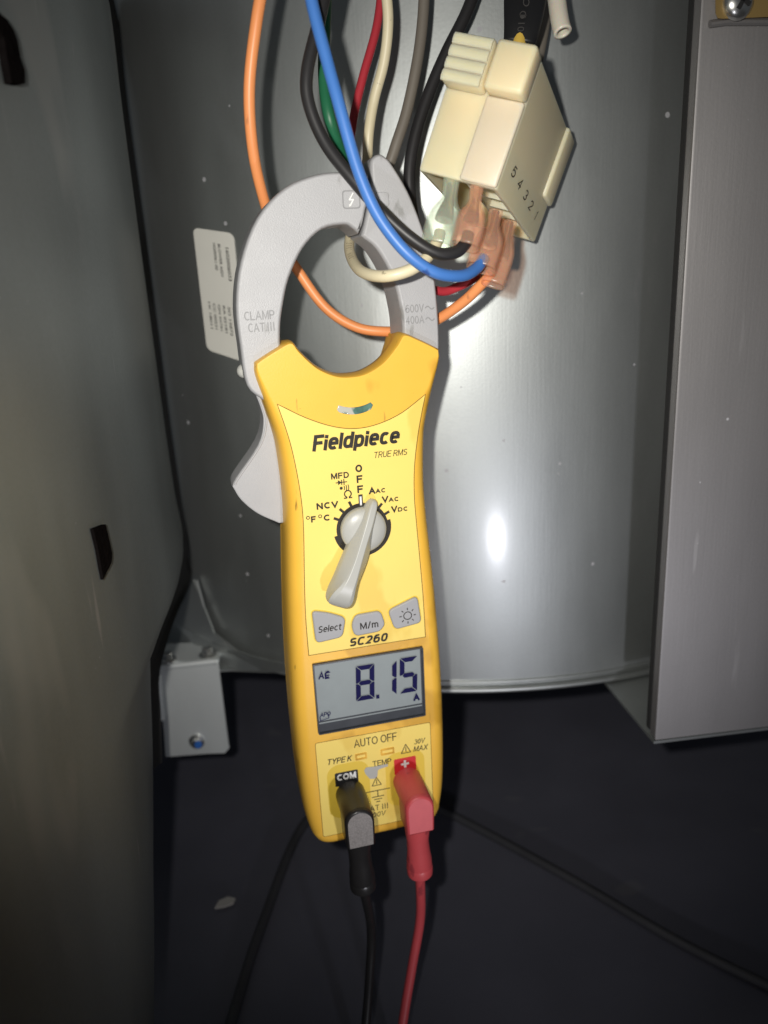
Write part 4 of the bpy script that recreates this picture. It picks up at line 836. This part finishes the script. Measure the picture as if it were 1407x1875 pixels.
boot(w, [(918, 404, .293), (908, 436, .290), (899, 462, .2885), (888, 488, .287), (874, 510, .286)], [24, 24, 40, 44, 42], 'boot_o')
wire('grey_wire', [(779, -60, .291), (775, 30, .295), (765, 110, .298), (745, 205, .302), (722, 276, .305), (708, 330, .308), (722, 400, .312), (752, 470, .316), (775, 520, .32)], 0.0022, 'w_grey', 'grey-brown wire passing behind the pointed jaw tip')
wire('black_wire', [(884, -60, .300), (856, 20, .301), (818, 96, .303), (786, 170, .305), (762, 244, .307), (750, 312, .309), (754, 380, .312), (768, 450, .316), (778, 520, .32)], 0.0024, 'w_black', 'black wire hanging beside the ivory connector and behind the right jaw')
wire('green_wire', [(600, -60, .270), (595, 60, .270), (594, 150, .270), (606, 225, .271), (632, 290, .284), (660, 345, .300), (690, 420, .312), (740, 480, .318)], 0.0021, 'w_green', 'dark green wire showing between the blue and black wires')
wire('yellow_wire', [(957, 20, .2845), (953, 60, .2843), (950, 85, .2835), (946, 110, .283), (942, 125, .284)], 0.0026, 'w_yellow', 'short yellow wire entering the top of the connector')
wire('brown_wire', [(1003, -60, .312), (1000, 20, .310), (990, 85, .309), (975, 150, .309)], 0.0023, 'w_grey', 'brown wire behind the black sleeving at the connector')

# black printed sleeving
sp = [(968, -70, .284), (962, 0, .283), (957, 45, .283), (951, 80, .284)]
P = [UD(*p) for p in spline(sp, 5)]; slv = tag(empty('cable_sleeve', P[-1]), 'black printed sleeving over the wires entering the connector', 'sleeve')
wd = [float(x[0]) for x in spline([(86,), (78,), (68,), (58,)], 5)]
mb = MB(); mb.tube([p - P[-1] for p in P], [(q_ / 2 * .284 / F * K, q_ / 2 * .284 / F * K * 0.32) for q_ in wd], 24, flat=-P[0].normalized(), cap=False); so_ = mb.build('sleeve', M['shrink'], slv)
sf = so_.modifiers.new('thickness', 'SOLIDIFY'); sf.thickness = 0.0006; sf.offset = -1
def to_slv(u, v, w_): return UD(952 + v, u, .2800 - (0.0002)) - P[-1]           # u runs down the sleeve, v across it
word('\u03a610', 20, -3, 58, 11, 'lettering', 'ink_grey', so_, to=lambda u, v, w_: UD(948 + v + (74 - u) * .12, u, .2795) - P[-1])
word('O', -4, -1, 12, 11, 'lettering', 'ink_grey', so_, to=lambda u, v, w_: UD(959 + v, u, .2795) - P[-1])
# milky drain tube
P = [UD(*p) for p in spline([(1012, -70, .285), (1020, 0, .284), (1026, 40, .283), (1031, 60, .2825)], 5)]
tb = tag(empty('clear_tube', P[-1]), 'short milky plastic tube end hanging beside the connector', 'tube')
mb = MB(); mb.tube([p - P[-1] for p in P], 16.5 * .284 / F * K, 20, cap=False); t_ = mb.build('tube', M['tube'], tb); sf = t_.modifiers.new('thickness', 'SOLIDIFY'); sf.thickness = 0.0011; sf.offset = -1

# ================================================================ SMALL THINGS ON THE FLOOR
P = [on_axis(x, y, 2, ZF + 0.0034) for x, y in ((395, 1960), (430, 1850), (478, 1700), (555, 1512), (640, 1455), (720, 1450), (820, 1488), (1040, 1606), (1250, 1728), (1480, 1840))]
cb_ = empty('floor_cable', P[0]); mb = MB(); mb.tube([Vector(p) - P[0] for p in spline([tuple(p) for p in P], 8)], 0.0028 * K, 12); mb.build('sheath', M['w_floor'], cb_)
tag(cb_, 'black cable lying in a curve on the cabinet floor behind the meter', 'cable')
P = [on_axis(x, y, 2, ZF + 0.002) for x, y in ((394, 1665), (402, 1652), (418, 1645), (432, 1648), (428, 1656), (412, 1662))]
mb = MB(); mb.loft([[p - P[0] for p in P], [p - P[0] + Vector((0, 0, 0.0012)) for p in P]]); ch = mb.build('paper_scrap', M['chip']); ch.location = P[0]
tag(ch, 'small pale torn scrap lying on the dark floor', 'scrap')
